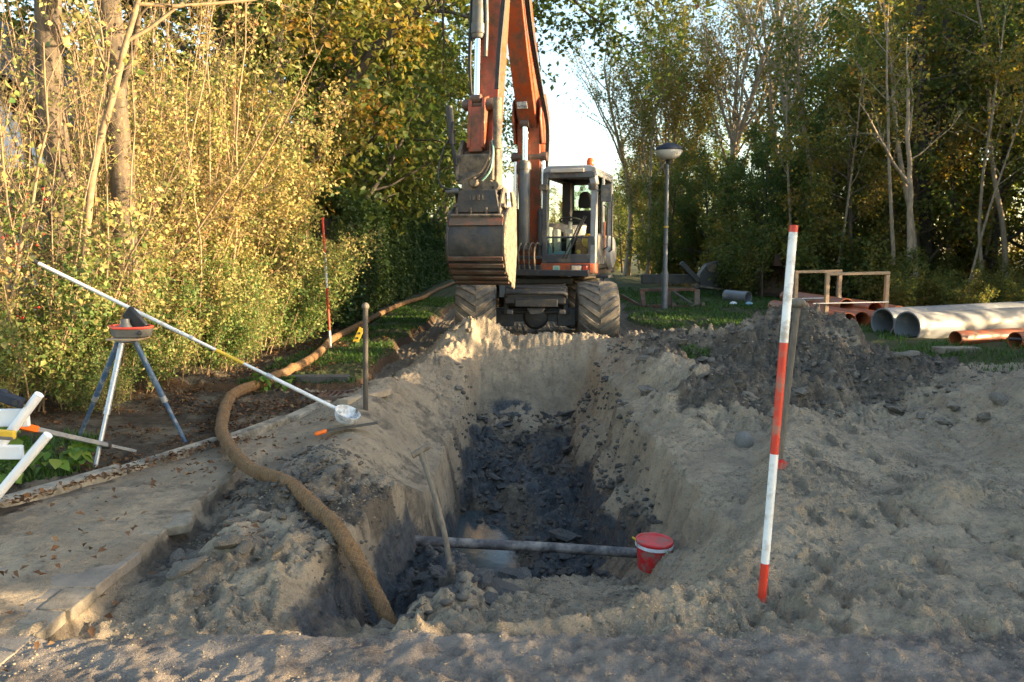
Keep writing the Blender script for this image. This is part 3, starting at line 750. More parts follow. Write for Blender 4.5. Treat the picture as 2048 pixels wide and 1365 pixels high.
def grow(rg, start, d, length, r0, spec, lvl, lines, tips):
    """spec[lvl]: dict(n children, ang, len, rad, wander, up, sides, seg, from)"""
    sp = spec[lvl]
    ns = sp.get('seg', 7)
    pts = [np.array(start, float)]; d = np.array(d, float); d /= np.linalg.norm(d)
    step = length / ns
    dirs = [d]
    for k in range(ns):
        d = d + rg.normal(size=3) * sp.get('wander', .12) + np.array([0, 0, sp.get('up', .05)])
        d /= np.linalg.norm(d)
        pts.append(pts[-1] + d * step); dirs.append(d)
    tip = sp.get('tip', .25)
    rad = [r0 * (1 - (1 - tip) * (k / ns)) for k in range(ns + 1)]
    if lvl == 0 and sp.get('flare'): rad[0] *= sp['flare']
    lines.append((pts, rad, sp.get('sides', 5)))
    if lvl + 1 >= len(spec):
        tips.append((np.array(pts), length)); return
    if sp.get('leafy'): tips.append((np.array(pts), length))
    nc = sp['n']
    for q in range(nc):
        t = sp.get('from', .3) + (1 - sp.get('from', .3)) * (q + rg.uniform(0, .9)) / nc
        t = min(t, .999)
        k = int(t * ns); f = t * ns - k
        pos = pts[k] * (1 - f) + pts[k + 1] * f
        base = dirs[k]
        a = rg.uniform(0, 2 * np.pi) if not sp.get('spiral') else q * 2.4 + rg.uniform(-.4, .4)
        u, v, _ = basis(base)
        side = np.array(u) * math.cos(a) + np.array(v) * math.sin(a)
        ang = sp['ang'] * rg.uniform(.7, 1.3)
        nd = base * math.cos(ang) + side * math.sin(ang)
        ln = sp['len'] * length * rg.uniform(.65, 1.2) * (1 - sp.get('cone', .35) * t)
        grow(rg, pos, nd, ln, max(rad[k] * sp['rad'], .0025), spec, lvl + 1, lines, tips)

def leaf_points(rg, tips, per_m, spread, zmin=None, keep=1.0):
    P = []
    for pts, ln in tips:
        n = rg.poisson(per_m * ln * keep)
        if n == 0: continue
        t = rg.uniform(.15, 1.0, n) * (len(pts) - 1)
        k = np.minimum(t.astype(int), len(pts) - 2); f = (t - k)[:, None]
        q = pts[k] * (1 - f) + pts[k + 1] * f
        P.append(q + rg.normal(size=(n, 3)) * spread)
    P = np.concatenate(P)
    return P

def clump_tint(rg, P, s=.9, a=.5, base=.42):
    t = base + a * (fbm(P[:, 0] + P[:, 2] * .7, P[:, 1] - P[:, 2] * .6, s, int(rg.integers(1000)), 3))
    return t + rg.normal(size=len(P)) * .15

TREES = {}
def make_tree(key, seed, name, spec, h, r0, per_m, spread, lsize, lmat, bark, lean=(0, 0), tint=.42, nmax=16000, stems=None, zdense=None):
    rg = np.random.default_rng(seed)
    lines = []; tips = []
    if stems is None:
        grow(rg, (0, 0, -.15), (lean[0], lean[1], 1), h, r0, spec, 0, lines, tips)
    else:
        for q in range(stems[0]):
            a = rg.uniform(0, 2 * np.pi); rr = stems[1] * math.sqrt(rg.uniform(0, 1))
            k = rg.uniform(.55, 1.1)
            grow(rg, (rr * math.cos(a), rr * math.sin(a) * stems[3], -.12), (stems[2] * math.cos(a) * rg.uniform(.2, 1) + lean[0], stems[2] * math.sin(a) * rg.uniform(.2, 1) + lean[1], 1), h * k, r0 * rg.uniform(.6, 1.2), spec, 0, lines, tips)
    P = leaf_points(rg, tips, per_m, spread)
    if zdense is not None:
        keep = rg.uniform(0, 1, len(P)) < np.interp(P[:, 2] / h, zdense[0], zdense[1])
        P = P[keep]
    if len(P) > nmax: P = P[rg.permutation(len(P))[:nmax]]
    wood = tubes_mesh(name + '_trunk', lines, bark)
    fol = leaves_mesh(name + '_crown', P, lsize, lmat, rg, clump_tint(rg, P, base=tint))
    TREES[key] = (wood, fol, name)
    print('tree', key, len(lines), len(P))

big = [dict(n=11, ang=1.0, len=.48, rad=.55, wander=.05, up=.03, sides=9, seg=10, flare=1.5, spiral=1, **{'from': .28}),
       dict(n=7, ang=.75, len=.5, rad=.5, wander=.14, up=.06, sides=6, seg=7, **{'from': .3}),
       dict(n=6, ang=.7, len=.5, rad=.5, wander=.2, up=.02, sides=4, seg=5, leafy=1, **{'from': .2}),
       dict(n=0, wander=.25, up=-.02, sides=3, seg=4)]
low = [dict(big[0], **{'from': .10, 'n': 15}), big[1], big[2], big[3]]
pole = [dict(n=9, ang=.6, len=.3, rad=.5, wander=.05, up=.02, sides=7, seg=11, flare=1.3, spiral=1, **{'from': .5}),
        dict(n=6, ang=.6, len=.45, rad=.5, wander=.16, up=.05, sides=4, seg=6, leafy=1, **{'from': .25}),
        dict(n=0, wander=.2, sides=3, seg=4)]
fan = [dict(n=10, ang=.5, len=.62, rad=.6, wander=.06, up=.04, sides=8, seg=8, flare=1.3, spiral=1, cone=.2, **{'from': .25}),
       dict(n=8, ang=.5, len=.5, rad=.5, wander=.08, up=.08, sides=5, seg=7, **{'from': .25}),
       dict(n=6, ang=.5, len=.45, rad=.5, wander=.1, up=.06, sides=3, seg=5, leafy=1, **{'from': .2}),
       dict(n=0, wander=.15, up=.03, sides=3, seg=4)]
shrub = [dict(n=9, ang=.7, len=.26, rad=.5, wander=.09, up=.05, sides=5, seg=9, leafy=1, **{'from': .12}),
         dict(n=5, ang=.75, len=.45, rad=.55, wander=.2, up=.0, sides=3, seg=5, leafy=1, **{'from': .2}),
         dict(n=0, wander=.25, sides=3, seg=4)]

make_tree('oak', 11, 'oak_tree', big, 11.5, .2, 22, .20, .19, L['tree'], M['bark_dark'], tint=.50, nmax=21000)
make_tree('oak2', 12, 'oak_tree', low, 9.5, .16, 24, .20, .18, L['tree'], M['bark_dark'], tint=.44, nmax=22000)
make_tree('field', 13, 'field_maple', low, 8.0, .12, 22, .18, .15, L['autumn'], M['bark'], tint=.40, nmax=19000)
make_tree('willow', 14, 'bare_tree', fan, 12.5, .2, 6, .12, .12, L['pale'], M['bark_pale'], tint=.45, nmax=13000)
make_tree('lime', 34, 'lime_tree', fan, 11.5, .17, 20, .18, .16, L['autumn'], M['bark_pale'], tint=.42, nmax=19000)
make_tree('pole1', 15, 'slender_tree', pole, 9.5, .07, 16, .16, .16, L['autumn'], M['bark_pale'], tint=.42, nmax=9000)
make_tree('pole2', 16, 'slender_tree', pole, 8.0, .06, 16, .16, .16, L['autumn'], M['bark_pale'], lean=(.12, 0), tint=.35, nmax=9000)
make_tree('pole3', 17, 'slender_tree', pole, 10.5, .1, 16, .16, .16, L['tree'], M['bark_pale'], lean=(-.06, 0), tint=.5, nmax=9000)
make_tree('bush1', 21, 'thicket_shrub', shrub, 4.6, .017, 64, .05, .056, L['bush'], M['twig'], tint=.58, nmax=31000, stems=(12, .5, .28, 1), zdense=([0, .25, .5, .75, 1.1], [1, 1, .75, .45, .3]))
make_tree('bush2', 22, 'thicket_shrub', shrub, 4.0, .015, 74, .05, .055, L['bush'], M['twig'], tint=.54, nmax=33000, stems=(11, .5, .32, 1), zdense=([0, .3, .6, 1.1], [1, 1, .8, .5]))
make_tree('bush3', 23, 'thicket_shrub', shrub, 5.2, .02, 14, .05, .056, L['bush'], M['twig'], tint=.64, nmax=10000, stems=(22, .6, .3, 1), zdense=([0, .2, .4, .75, 1.1], [1, .5, .25, .25, .3]))
make_tree('bush4', 24, 'thicket_shrub', shrub, 2.3, .010, 42, .06, .060, L['bush'], M['twig'], tint=.40, nmax=12000, stems=(14, .5, .45, 1))
make_tree('under1', 25, 'undergrowth_shrub', shrub, 1.9, .012, 40, .09, .10, L['autumn'], M['bark'], tint=.35, nmax=8000, stems=(12, .6, .5, 1))
make_tree('under2', 26, 'undergrowth_shrub', shrub, 2.6, .014, 40, .10, .11, L['autumn'], M['bark_dark'], tint=.27, nmax=10000, stems=(11, .6, .5, 1))
make_tree('shade', 27, 'added_shade_shrub', shrub, 4.6, .03, 60, .10, .16, L['hedge'], M['bark_dark'], tint=.4, nmax=12000, stems=(16, .5, .12, 1))

def where(x, y):
    """which landmark a plant of the wood stands behind"""
    u = x / y
    if u < .125: return 'far down the path beyond the digger'
    if u < .172: return 'just right of the digger cab'
    if u < .235: return 'behind the lamp post'
    if u < .34: return 'between lamp post and near ranging pole'
    if u < .41: return 'behind the left timber frame'
    if u < .49: return 'behind the right timber frame'
    if u < .56: return 'above the mouths of the grey pipes'
    if u < .65: return 'above the grey pipes at the right edge'
    return 'beyond the right edge'
def plant(key, x, y, label, cat, sc=1.0, rz=None, group=None, z=None, lean=0.0, leandir=0.0, name=None, szz=None):
    wood, fol, nm = TREES[key]
    rz = prng.uniform(0, 6.283) if rz is None else rz
    zz = gz(x, y) if z is None else z
    t = thing(name or nm, label, cat, (x, y, zz - .02), group)
    t.rotation_euler = (lean * math.cos(leandir), lean * math.sin(leandir), rz)
    t.scale = (sc, sc, sc * (szz or 1))
    shr = 'shrub' in nm
    link_mesh('stems' if shr else 'trunk', wood, t)
    c = link_mesh('foliage' if shr else 'crown', fol, t)
    return t

# left: sunlit thicket (front and back rows)
TH = 'tall golden shrub of the sunlit thicket'
for (k, x, y, s) in [('bush3', -5.1, 7.4, .72), ('bush3', -4.35, 7.75, .72), ('bush1', -4.0, 9.2, .85), ('bush3', -4.9, 9.0, .9), ('bush3', -5.0, 9.6, 1.0), ('bush1', -4.2, 10.2, .92),
                     ('bush2', -4.15, 11.1, 1.0), ('bush2', -4.1, 12.0, 1.05), ('bush1', -4.1, 12.9, 1.05), ('bush2', -4.05, 13.7, 1.1), ('bush1', -5.1, 11.2, 1.08), ('bush1', -5.0, 12.6, 1.2), ('bush2', -4.9, 14.0, 1.25), ('bush3', -4.4, 10.0, 1.05)]:
    plant(k, x, y, TH + (' above the raised tip of the white pole' if x / y < -.52 else ' above the tripod' if x / y < -.44 else ' above the middle of the white pole' if x / y < -.37 else ' just left of the far ranging pole'), 'shrub', s, group='sunlit thicket shrubs along the left')
LB = 'low green shrub at the foot of the thicket'
for (x, y, s) in [(-4.5, 6.6, .5), (-4.2, 7.3, .56), (-3.95, 7.9, .58), (-3.8, 8.6, .6), (-3.65, 9.3, .62), (-3.6, 10.1, .66), (-3.55, 10.9, .7), (-3.6, 11.8, .8), (-3.65, 12.7, .85), (-3.7, 13.5, .9), (-5.0, 6.4, .55), (-3.4, 9.7, .42), (-4.6, 5.7, .36), (-3.75, 7.2, .36)]:
    plant('bush4', x, y, LB + (' left of the tripod' if x / y < -.55 else ' right behind the tripod' if x / y < -.44 else ' beside the bend of the hose' if x / y < -.36 else ' near the far ranging pole'), 'shrub', s, group='low shrubs at the foot of the thicket')

def trunk_tree(name, label, base, pts, rad, mat, kids=(), leaves=0, seed=1, group=None):
    rg = np.random.default_rng(seed)
    t = thing(name, label, 'tree', base, group)
    b = np.array(base)
    P = np.array(pts, float) - b
    # resample with some wobble
    tt = np.linspace(0, len(P) - 1, 14); Q = np.stack([np.interp(tt, np.arange(len(P)), P[:, k]) for k in range(3)], 1)
    Q[1:] += rg.normal(size=Q[1:].shape) * rad[0] * .18
    rr = np.interp(tt, np.linspace(0, len(P) - 1, len(rad)), rad)
    lines = [(Q, rr, 10)]; tips = []
    sp = [dict(n=6, ang=.7, len=.5, rad=.55, wander=.13, up=.05, sides=5, seg=7, leafy=1, **{'from': .2}), dict(n=5, ang=.7, len=.45, rad=.5, wander=.2, sides=3, seg=5, leafy=1, **{'from': .2}), dict(n=0, wander=.25, sides=3, seg=4)]
    for (f, d, ln, r) in kids:
        k = min(int(f * 13), 12)
        grow(rg, Q[k] + (Q[k + 1] - Q[k]) * (f * 13 - k), d, ln, r, sp, 0, lines, tips)
    link_mesh('trunk', tubes_mesh(name + '_trunk', lines, mat), t)
    if leaves and tips:
        PP = leaf_points(rg, tips, leaves, .07)
        link_mesh('crown', leaves_mesh(name + '_crown', PP, .075, L['bush'], rg, clump_tint(rg, PP, base=.6)), t)
    return t

trunk_tree('ivy_tree', 'thick rough trunk of the tree nearest the left edge of the picture', (-4.78, 8.3, 0), [(-4.78, 8.3, -.1), (-4.70, 8.3, 1.5), (-4.64, 8.3, 4.2), (-4.6, 8.4, 8), (-4.5, 8.4, 11)], [.16, .135, .125, .11, .08], M['bark'],
           [(.45, (.6, -.4, .9), 2.6, .04), (.55, (-.7, -.3, .8), 2.8, .05), (.62, (.5, .5, .9), 2.6, .05), (.75, (-.4, -.6, 1), 3, .05), (.85, (.6, .1, .8), 3, .05)], 6, 3)
trunk_tree('ivy_tree', 'second thick rough trunk, just right of the one at the left edge', (-4.02, 8.45, 0), [(-4.02, 8.45, -.1), (-4.06, 8.45, 1.5), (-4.14, 8.45, 4.2), (-4.1, 8.5, 8), (-4.0, 8.6, 11)], [.15, .118, .11, .095, .08], M['bark'],
           [(.4, (.7, -.5, .8), 2.4, .04), (.5, (-.5, -.5, .9), 2.4, .04), (.6, (.6, .2, .9), 3, .05), (.7, (.3, -.7, .8), 3, .05), (.85, (.7, .3, .8), 3, .05)], 6, 4)
trunk_tree('leaning_tree', 'slim pale smooth stem leaning to the right across the left thicket', (-4.25, 7.6, 0), [(-4.25, 7.6, -.1), (-4.15, 7.6, 1.0), (-3.9, 7.6, 2.4), (-3.6, 7.6, 3.3), (-3.4, 7.6, 3.85)], [.042, .038, .034, .028, .022], M['twig'],
           [(.55, (.5, -.2, 1), 1.6, .016), (.7, (-.6, .1, .8), 1.5, .016), (.82, (.8, .2, .5), 1.8, .02), (.97, (1, .1, -.02), 2.4, .02), (.98, (-.3, -.2, 1), 1.6, .018)], 6, 5)
trunk_tree('young_tree', 'thin grey forked stem at the extreme left edge', (-4.55, 7.0, 0), [(-4.55, 7, -.1), (-4.45, 7, .8), (-4.42, 7, 1.3), (-4.50, 7, 2.0), (-4.42, 7, 3.2), (-4.3, 7, 4.4)], [.032, .028, .026, .02, .016, .01], M['twig'],
           [(.28, (.45, 0, 1), 2.4, .022), (.5, (-.5, .2, 1), 1.6, .014), (.7, (.5, -.2, 1), 1.2, .012)], 7, 6)

# berries on the thicket near the left edge
bm_ = MB()
for q in range(70):
    bm_.sphere((prng.uniform(-4.95, -4.25), prng.uniform(6.7, 7.5), prng.uniform(.9, 2.2)), .011, 6, 4)
hb = thing('berry_shrub', 'small shrub dotted with red berries behind the raised tip of the white pole', 'shrub', (-4.6, 7.3, gz(-4.6, 7.3)))
link_mesh('stems', TREES['bush4'][0], hb); link_mesh('foliage', TREES['bush4'][1], hb)
ORG[hb.name] = Vector(hb.location)
bo = bm_.build('berries', M['berry'], hb); tag(bo, kind='stuff')

# left: clipped dark hedge receding along the path
rgh = np.random.default_rng(41)
hd = thing('hedge', 'long clipped dark green hedge along the left side of the path behind the thicket', 'hedge', (-3.5, 26, 0))
def hedge_block(n, ln, wd, ht, seed, size):
    rg = np.random.default_rng(seed)
    a = rg.uniform(0, 1, n); Y = rg.uniform(-ln / 2, ln / 2, n)
    side = a < .62
    z = np.where(side, rg.uniform(0, ht, n), ht + rg.normal(size=n) * .07)
    x = np.where(side, wd / 2 + np.abs(rg.normal(size=n)) * -.10, rg.uniform(-wd / 2, wd / 2, n))
    b = fbm(Y, z, .8, seed, 3) * .34
    x = x + np.where(side, b, 0); z = z + np.where(side, 0, fbm(x + 9, Y, 1.0, seed + 3, 3) * .35)
    P = np.stack([x, Y, z], 1)
    return leaves_mesh('hedge_foliage', P, size, L['hedge'], rg, clump_tint(rg, P, .7, .5, .42), droop=.55)
hb1 = hedge_block(11000, 4.2, 1.1, 2.35, 5, .085); hb2 = hedge_block(7000, 4.2, 1.1, 2.35, 6, .11)
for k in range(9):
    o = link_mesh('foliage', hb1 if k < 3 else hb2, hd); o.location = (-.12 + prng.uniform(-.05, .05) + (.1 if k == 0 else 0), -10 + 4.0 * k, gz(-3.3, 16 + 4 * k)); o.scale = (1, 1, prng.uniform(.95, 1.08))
core = MB(); core.box((-3.62, 30, 1.05), (.7, 32, 2.1)); core.build('dark_core', surf('hedge_core', (0.012, 0.016, 0.008), (0.02, 0.02, 0.012), 9, rough=1.0), hd)  # near-black solid block behind the leaves, darkening the gaps

# left: tall trees over the hedge
LT = ['tall green tree overhanging the dark hedge', 'tall tree with yellowing leaves behind the hedge']
for i, (k, x, y, s, rz) in enumerate([('oak', -5.6, 16.5, 1.0, .4), ('oak2', -5.2, 19.5, 1.1, 2.0), ('field', -5.0, 14.8, .85, 1.0), ('oak', -5.4, 23.5, 1.1, 3.3), ('oak2', -5.4, 28, 1.1, .6), ('oak', -8.5, 20, 1.2, 1.8), ('oak2', -5.6, 34, 1.1, 2.7), ('oak', -6, 42, 1.2, 4.2), ('oak2', -4.9, 17.6, .95, 3.4), ('oak2', -5.0, 21.5, 1.0, 4.4), ('oak2', -4.9, 25.5, 1.0, 5.2), ('oak2', -4.7, 31, .95, 2.2)]):
    plant(k, x, y, (LT[0] if k.startswith('oak') else LT[1]) + (' right behind the thicket' if y < 18 else ' left of the bucket' if y < 26 else ' far along the hedge'), 'tree', s, rz, group='trees overhanging the left hedge')
# the overhanging limb across the top of the picture
trunk_tree('overhanging_tree', 'tree sending a long leafy limb across the sky above the digger', (-4.6, 18.2, 0), [(-4.6, 18.2, -.1), (-4.4, 18.2, 3), (-3.6, 18.0, 5.3), (-2.0, 17.6, 6.6), (0.2, 17.2, 7.6), (2.4, 16.8, 8.2)], [.2, .17, .13, .10, .07, .03], M['bark_dark'],
           [], 0, 8)
rgo = np.random.default_rng(77); ln_ = []; tp_ = []
spo = [dict(n=7, ang=.75, len=.5, rad=.5, wander=.16, up=.0, sides=5, seg=7, leafy=1, **{'from': .2}), dict(n=5, ang=.7, len=.5, rad=.5, wander=.2, sides=3, seg=5, leafy=1, **{'from': .2}), dict(n=0, wander=.25, sides=3, seg=4)]
for (st, d, lg, r) in [((-3.6, 18, 5.3), (.5, -.2, 1), 3.2, .06), ((-2.0, 17.6, 6.6), (.8, .1, -.1), 2.6, .05), ((-1.2, 17.4, 7.0), (.6, .4, .9), 2.8, .05), ((-.6, 17.4, 7.2), (1, .2, -.25), 2.8, .05), ((.2, 17.2, 7.6), (.9, -.1, -.45), 3.2, .05), ((1.2, 17, 7.9), (.9, .1, -.55), 2.8, .045),
                       ((1.2, 17, 7.9), (.7, .3, .5), 2.2, .04), ((2.3, 16.8, 8.2), (.9, 0, .1), 1.8, .03), ((2.2, 16.8, 8.1), (.4, .1, -.8), 2.4, .03), ((-.2, 17.2, 7.5), (.2, -.2, -.9), 2.4, .035), ((-1.4, 17.4, 6.9), (.1, .2, -.9), 2.2, .035), ((-2.6, 17.7, 6.1), (.2, -.3, .9), 2.6, .04)]:
    grow(rgo, st, d, lg, r, spo, 0, ln_, tp_)
Po = leaf_points(rgo, tp_, 22, .15)
ot = [o for o in COL.objects if o.name.startswith('overhanging_tree')][0]
bo_ = np.array([-4.6, 18.2, 0])
link_mesh('branches', tubes_mesh('limb_branches', [([q - bo_ for q in a], b, c) for a, b, c in ln_], M['bark_dark']), ot)
link_mesh('crown', leaves_mesh('limb_crown', Po - bo_, .13, L['tree'], rgo, clump_tint(rgo, Po, base=.46)), ot)

# right: the wood
WG = 'trees of the wood on the right'
WL = {'oak': 'broad dark green tree of the wood', 'oak2': 'broad dark green tree of the wood', 'field': 'bushy tree with yellow-brown autumn leaves', 'lime': 'thin-crowned tree with yellowing leaves', 'willow': 'pale nearly bare tree with fanning branches',
      'pole1': 'slender pale-barked tree', 'pole2': 'slender pale-barked tree', 'pole3': 'slender pale-barked tree'}
def wood(k, x, y, s=1.0, rz=None, **kw):
    plant(k, x, y, WL[k] + ' ' + where(x, y), 'tree', s, rz, group='%s' % {'oak': 'dark trees of the wood', 'oak2': 'dark trees of the wood', 'field': 'autumn trees of the wood', 'willow': 'pale bare trees of the wood', 'lime': 'thin-crowned trees of the wood', 'pole1': 'slender trees at the edge of the wood', 'pole2': 'slender trees at the edge of the wood', 'pole3': 'slender trees at the edge of the wood'}[k], **kw)
for a in [('lime', 6.1, 36, .7), ('lime', 7.4, 37, .72), ('lime', 8.6, 45, .85), ('lime', 11.6, 43, 1.0), ('oak2', 6.4, 33, .46), ('oak2', 7.6, 44, .55), ('oak2', 7.2, 52, .55), ('oak2', 9.6, 29.5, .50), ('oak2', 9.8, 34, .55), ('field', 13.8, 29, 1.1), ('oak2', 14.5, 24.2, .8), ('oak2', 12.4, 28.6, .8), ('oak2', 17.2, 30, 1.2), ('oak2', 4.5, 70, .6), ('oak2', 11.4, 46, .7), ('field', 7.5, 66, .7), ('oak2', 13, 58, 1.2), ('willow', 11.8, 36, 1.1)]: wood(*a)
for a in [('willow', 10.0, 37, 1.08), ('willow', 13.5, 40, 1.05), ('willow', 6.6, 46, .95)]: wood(*a)
for a in [('oak2', 8.6, 27, .46), ('oak2', 7.7, 31, .47), ('field', 8.2, 36, .6), ('oak2', 8.6, 42, .6), ('oak', 9.5, 50, .6), ('oak2', 10.9, 26.5, .62), ('oak2', 12.0, 32, .72), ('field', 12.6, 24.5, .9), ('oak', 15.2, 27, 1.05, 1.2), ('oak2', 16.4, 24.6, .9), ('field', 19, 21.5, 1.0), ('oak2', 18.5, 27, 1.1),
          ('oak', 19.5, 24, 1.05), ('field', 14.4, 33, 1.15), ('oak2', 17, 34, 1.2), ('oak', 21, 31, 1.2), ('oak2', 23, 27, 1.2), ('field', 10.2, 23.6, .66), ('oak2', 15.5, 41, 1.3), ('oak', 22, 40, 1.3), ('field', 9.6, 60, .8), ('oak2', 11, 75, .9), ('oak', 6.5, 80, .6), ('oak2', 1.5, 105, .5), ('oak2', 8, 110, .6), ('oak', -3, 100, .8), ('field', 5, 120, .6), ('oak2', -7, 75, 1.2), ('oak', -5, 58, 1.2)]: wood(*a)
for (k, x, y, s) in [('pole1', 10.3, 21.6, .88), ('pole3', 11.2, 22.2, .95), ('pole2', 12.2, 21.4, .75), ('pole1', 12.9, 21.8, .85), ('pole2', 13.4, 21.0, .9), ('pole3', 13.9, 22.5, .9), ('pole1', 11.9, 25, 1.0), ('pole2', 14.4, 24.6, .95), ('pole1', 9.4, 23, .7), ('pole3', 9.9, 26, .95), ('pole2', 15, 20.5, .95), ('pole1', 8.8, 25, .8)]:
    wood(k, x, y, s)
trunk_tree('forked_tree', 'grey tree with one bare arm forking left at the edge of the wood', (10.3, 20.6, 0), [(10.3, 20.6, -.1), (10.22, 20.6, 1.6), (10.15, 20.6, 3.2), (10.0, 20.6, 4.4), (9.95, 20.6, 5.6)], [.085, .075, .06, .05, .035], M['bark_pale'],
           [(.5, (-.75, 0, .8), 2.6, .05), (.72, (.2, .2, 1), 2.2, .03), (.95, (-.2, 0, 1), 1.6, .03), (.62, (.9, 0, .4), 1.6, .02)], 5, 9)
trunk_tree('leaning_oak', 'large dark trunk with one heavy limb reaching up to the right above the wood', (13.0, 25.0, 0), [(13.0, 25, -.1), (12.75, 25, 3), (12.6, 25, 5.4), (12.3, 25, 7.5), (12.2, 25, 10)], [.30, .24, .2, .16, .10], M['bark_dark'],
           [(.5, (.75, -.05, .85), 6.0, .15), (.62, (-.4, .3, 1), 4, .1), (.8, (.4, 0, 1), 3, .06)], 7, 10)
US = 'low undergrowth shrub with yellow and green leaves '
for (k, x, y, s) in [('under1', 9.0, 18.4, .5), ('under1', 9.6, 18.8, .6), ('under1', 10.3, 18.2, .55), ('under2', 11.2, 18.8, .42), ('under1', 11.8, 18.0, .5), ('under2', 12.6, 18.5, .42), ('under1', 13.4, 18.2, .5), ('under2', 10.6, 20, .45), ('under2', 12.4, 20.2, .45), ('under2', 14.2, 19.6, .5), ('under1', 9.8, 21, .9),
                     ('under2', 7.2, 24.8, .9), ('under2', 7.8, 28, 1.1), ('under2', 6.8, 33, 1.1), ('under2', 7.2, 39, 1.2), ('under2', 9.4, 23.4, 1.1), ('under2', 11, 23.5, .8), ('under2', 13, 24.2, .7), ('under2', 15.2, 23, .7), ('under1', 9.9, 17.2, .45), ('under2', 11.0, 17.2, .36), ('under1', 12.2, 16.8, .45), ('under2', 10.2, 25.4, 1.4), ('under2', 12, 27.5, 1.4), ('under2', 14.5, 27.5, 1.4), ('under2', 17, 27, 1.4), ('under2', 9, 29, 1.6), ('under2', 8.2, 33, 1.5), ('under2', 8.6, 45, 1.6), ('under2', 7, 55, 1.5), ('under2', 8.6, 25.6, 1.2),
                     ('under2', 17.5, 20.6, 1.5), ('under2', 18.6, 22.2, 1.6), ('under2', 17.8, 23.8, 1.5), ('under2', 20, 20.8, 1.7), ('under2', 20.5, 24.5, 1.7), ('under2', 14.2, 18.0, 1.5), ('under2', 14.9, 18.9, 1.6), ('under2', 15.4, 19.6, 1.5), ('under2', 16.5, 18.6, 1.5)]:  # this row is added out of view to shade trunks and lamp post
    plant(k, x, y, US + where(x, y), 'shrub', s, group='undergrowth along the wood')

# right of the picture: unseen planting added to throw shade over the trench
SH = 'unseen shrub added beyond the right side to shade the dig'
for (y, s) in [(-.6, .20), (.2, .22), (.9, .2), (1.5, .24), (2.25, .95), (2.85, 1.02), (3.4, .98)]:
    plant('shade', 10.2 + prng.uniform(-.15, .15), y, SH, 'shrub', s, group='added shade shrubs right of the dig')
for (y, s) in [(3.9, .72), (4.5, .70), (5.1, .68), (5.7, .64), (6.3, .62), (6.9, .58), (7.5, .55), (8.1, .53), (8.7, .49), (9.3, .46), (9.9, .45), (10.5, .44), (11.1, .44)]:
    plant('shade', 10.2 + prng.uniform(-.15, .15), y, SH, 'shrub', s, group='added shade shrubs right of the dig', szz=1.0)
for (k, x, y, s) in [('oak2', 13.6, 14.9, .8), ('oak2', 15.8, 18.4, .9), ('field', 17.5, 12.0, .8)]:  # more of the wood, out of view, placed to shade hedge and lamp post
    wood(k, x, y, s)

# ground cover: grass, weeds, fallen leaves
def blades(n, region, size, rg, mat, name):
    X = rg.uniform(region[0], region[1], n); Y = rg.uniform(region[2], region[3], n)
    return X, Y
rgg = np.random.default_rng(55)
Xs = []; Ys = []; Hs = []
def patch(n, x0, x1, y0, y1, test, h):
    X = rgg.uniform(x0, x1, n); Y = y0 + (y1 - y0) * rgg.uniform(0, 1, n) ** 1.4
    z, A = terrain(X, Y, False)
    k = test(X, Y, A)
    Xs.append(X[k]); Ys.append(Y[k]); Hs.append(np.full(k.sum(), h) * rgg.uniform(.5, 1.3, k.sum()))
patch(30000, -3.0, -1.5, 8.5, 24, lambda X, Y, A: (A['ver'] > .8) & (fbm(X, Y, .7, 301, 3) > -.12), .05)
patch(46000, 2.0, 8.0, 10.8, 30, lambda X, Y, A: (A['verR'] > .7) & (fbm(X, Y, .9, 302, 3) > -.22), .07)
patch(9000, -3.9, -2.7, 4.2, 6.4, lambda X, Y, A: (X < kerb_x(Y) - .1) & (fbm(X, Y, .35, 303, 2) > .08), .07)
patch(3500, 5.2, 8.0, 8.6, 11.5, lambda X, Y, A: (A['mw'] < .3) & (A['heap'] < .1), .08)
patch(500, 1.9, 2.25, 8.75, 9.2, lambda X, Y, A: np.hypot(X - 2.08, Y - 8.95) < .17, .06)
X = np.concatenate(Xs); Y = np.concatenate(Ys); H_ = np.concatenate(Hs); Z = terrain(X, Y)[0]
N = len(X); a = rgg.uniform(0, 6.283, N); ln = H_ * rgg.uniform(.2, .9, N); wd = .0045 + .0004 * Y
P0 = np.stack([X, Y, Z - .005], 1); s = np.stack([np.cos(a), np.sin(a), 0 * a], 1); tp = P0 + np.stack([-np.sin(a) * ln, np.cos(a) * ln, H_], 1)
V = np.stack([P0 - s * wd[:, None], P0 + s * wd[:, None], tp], 1).reshape(-1, 3)
gm = quads_mesh('grass', V, np.arange(3 * N).reshape(-1, 3), L['grass'], np.repeat(rgg.beta(2, 2.5, N), 3), smooth=False)
tag(link_mesh('grass', gm), kind='stuff')

Xs = []; Ys = []
def litter_patch(n, x0, x1, y0, y1, test):
    X = rgg.uniform(x0, x1, n); Y = rgg.uniform(y0, y1, n); z, A = terrain(X, Y, False); k = test(X, Y, A)
    Xs.append(X[k]); Ys.append(Y[k])
litter_patch(9000, -5, -1.8, 4.6, 9.2, lambda X, Y, A: (A['leftsoil'] > .3) & (fbm(X, Y, .5, 311, 3) > -.1))
litter_patch(5000, -3.5, -1.6, 8.4, 14, lambda X, Y, A: (A['ver'] > .5) & (fbm(X, Y, .5, 312, 3) > -.05))
litter_patch(9000, -3.4, -1.6, 2.5, 6.4, lambda X, Y, A: (A['leftsoil'] < .3) & ((np.abs(X - kerb_x(Y) - .14) < .09 * rgg.uniform(.3, 1.4, len(X))) | (rgg.uniform(0, 1, len(X)) < .02)))
litter_patch(700, -2.3, -1.2, 3.3, 8.5, lambda X, Y, A: (fbm(X, Y, .4, 313, 3) > .05))
litter_patch(2500, 5, 12, 14, 20, lambda X, Y, A: A['mw'] < .1)
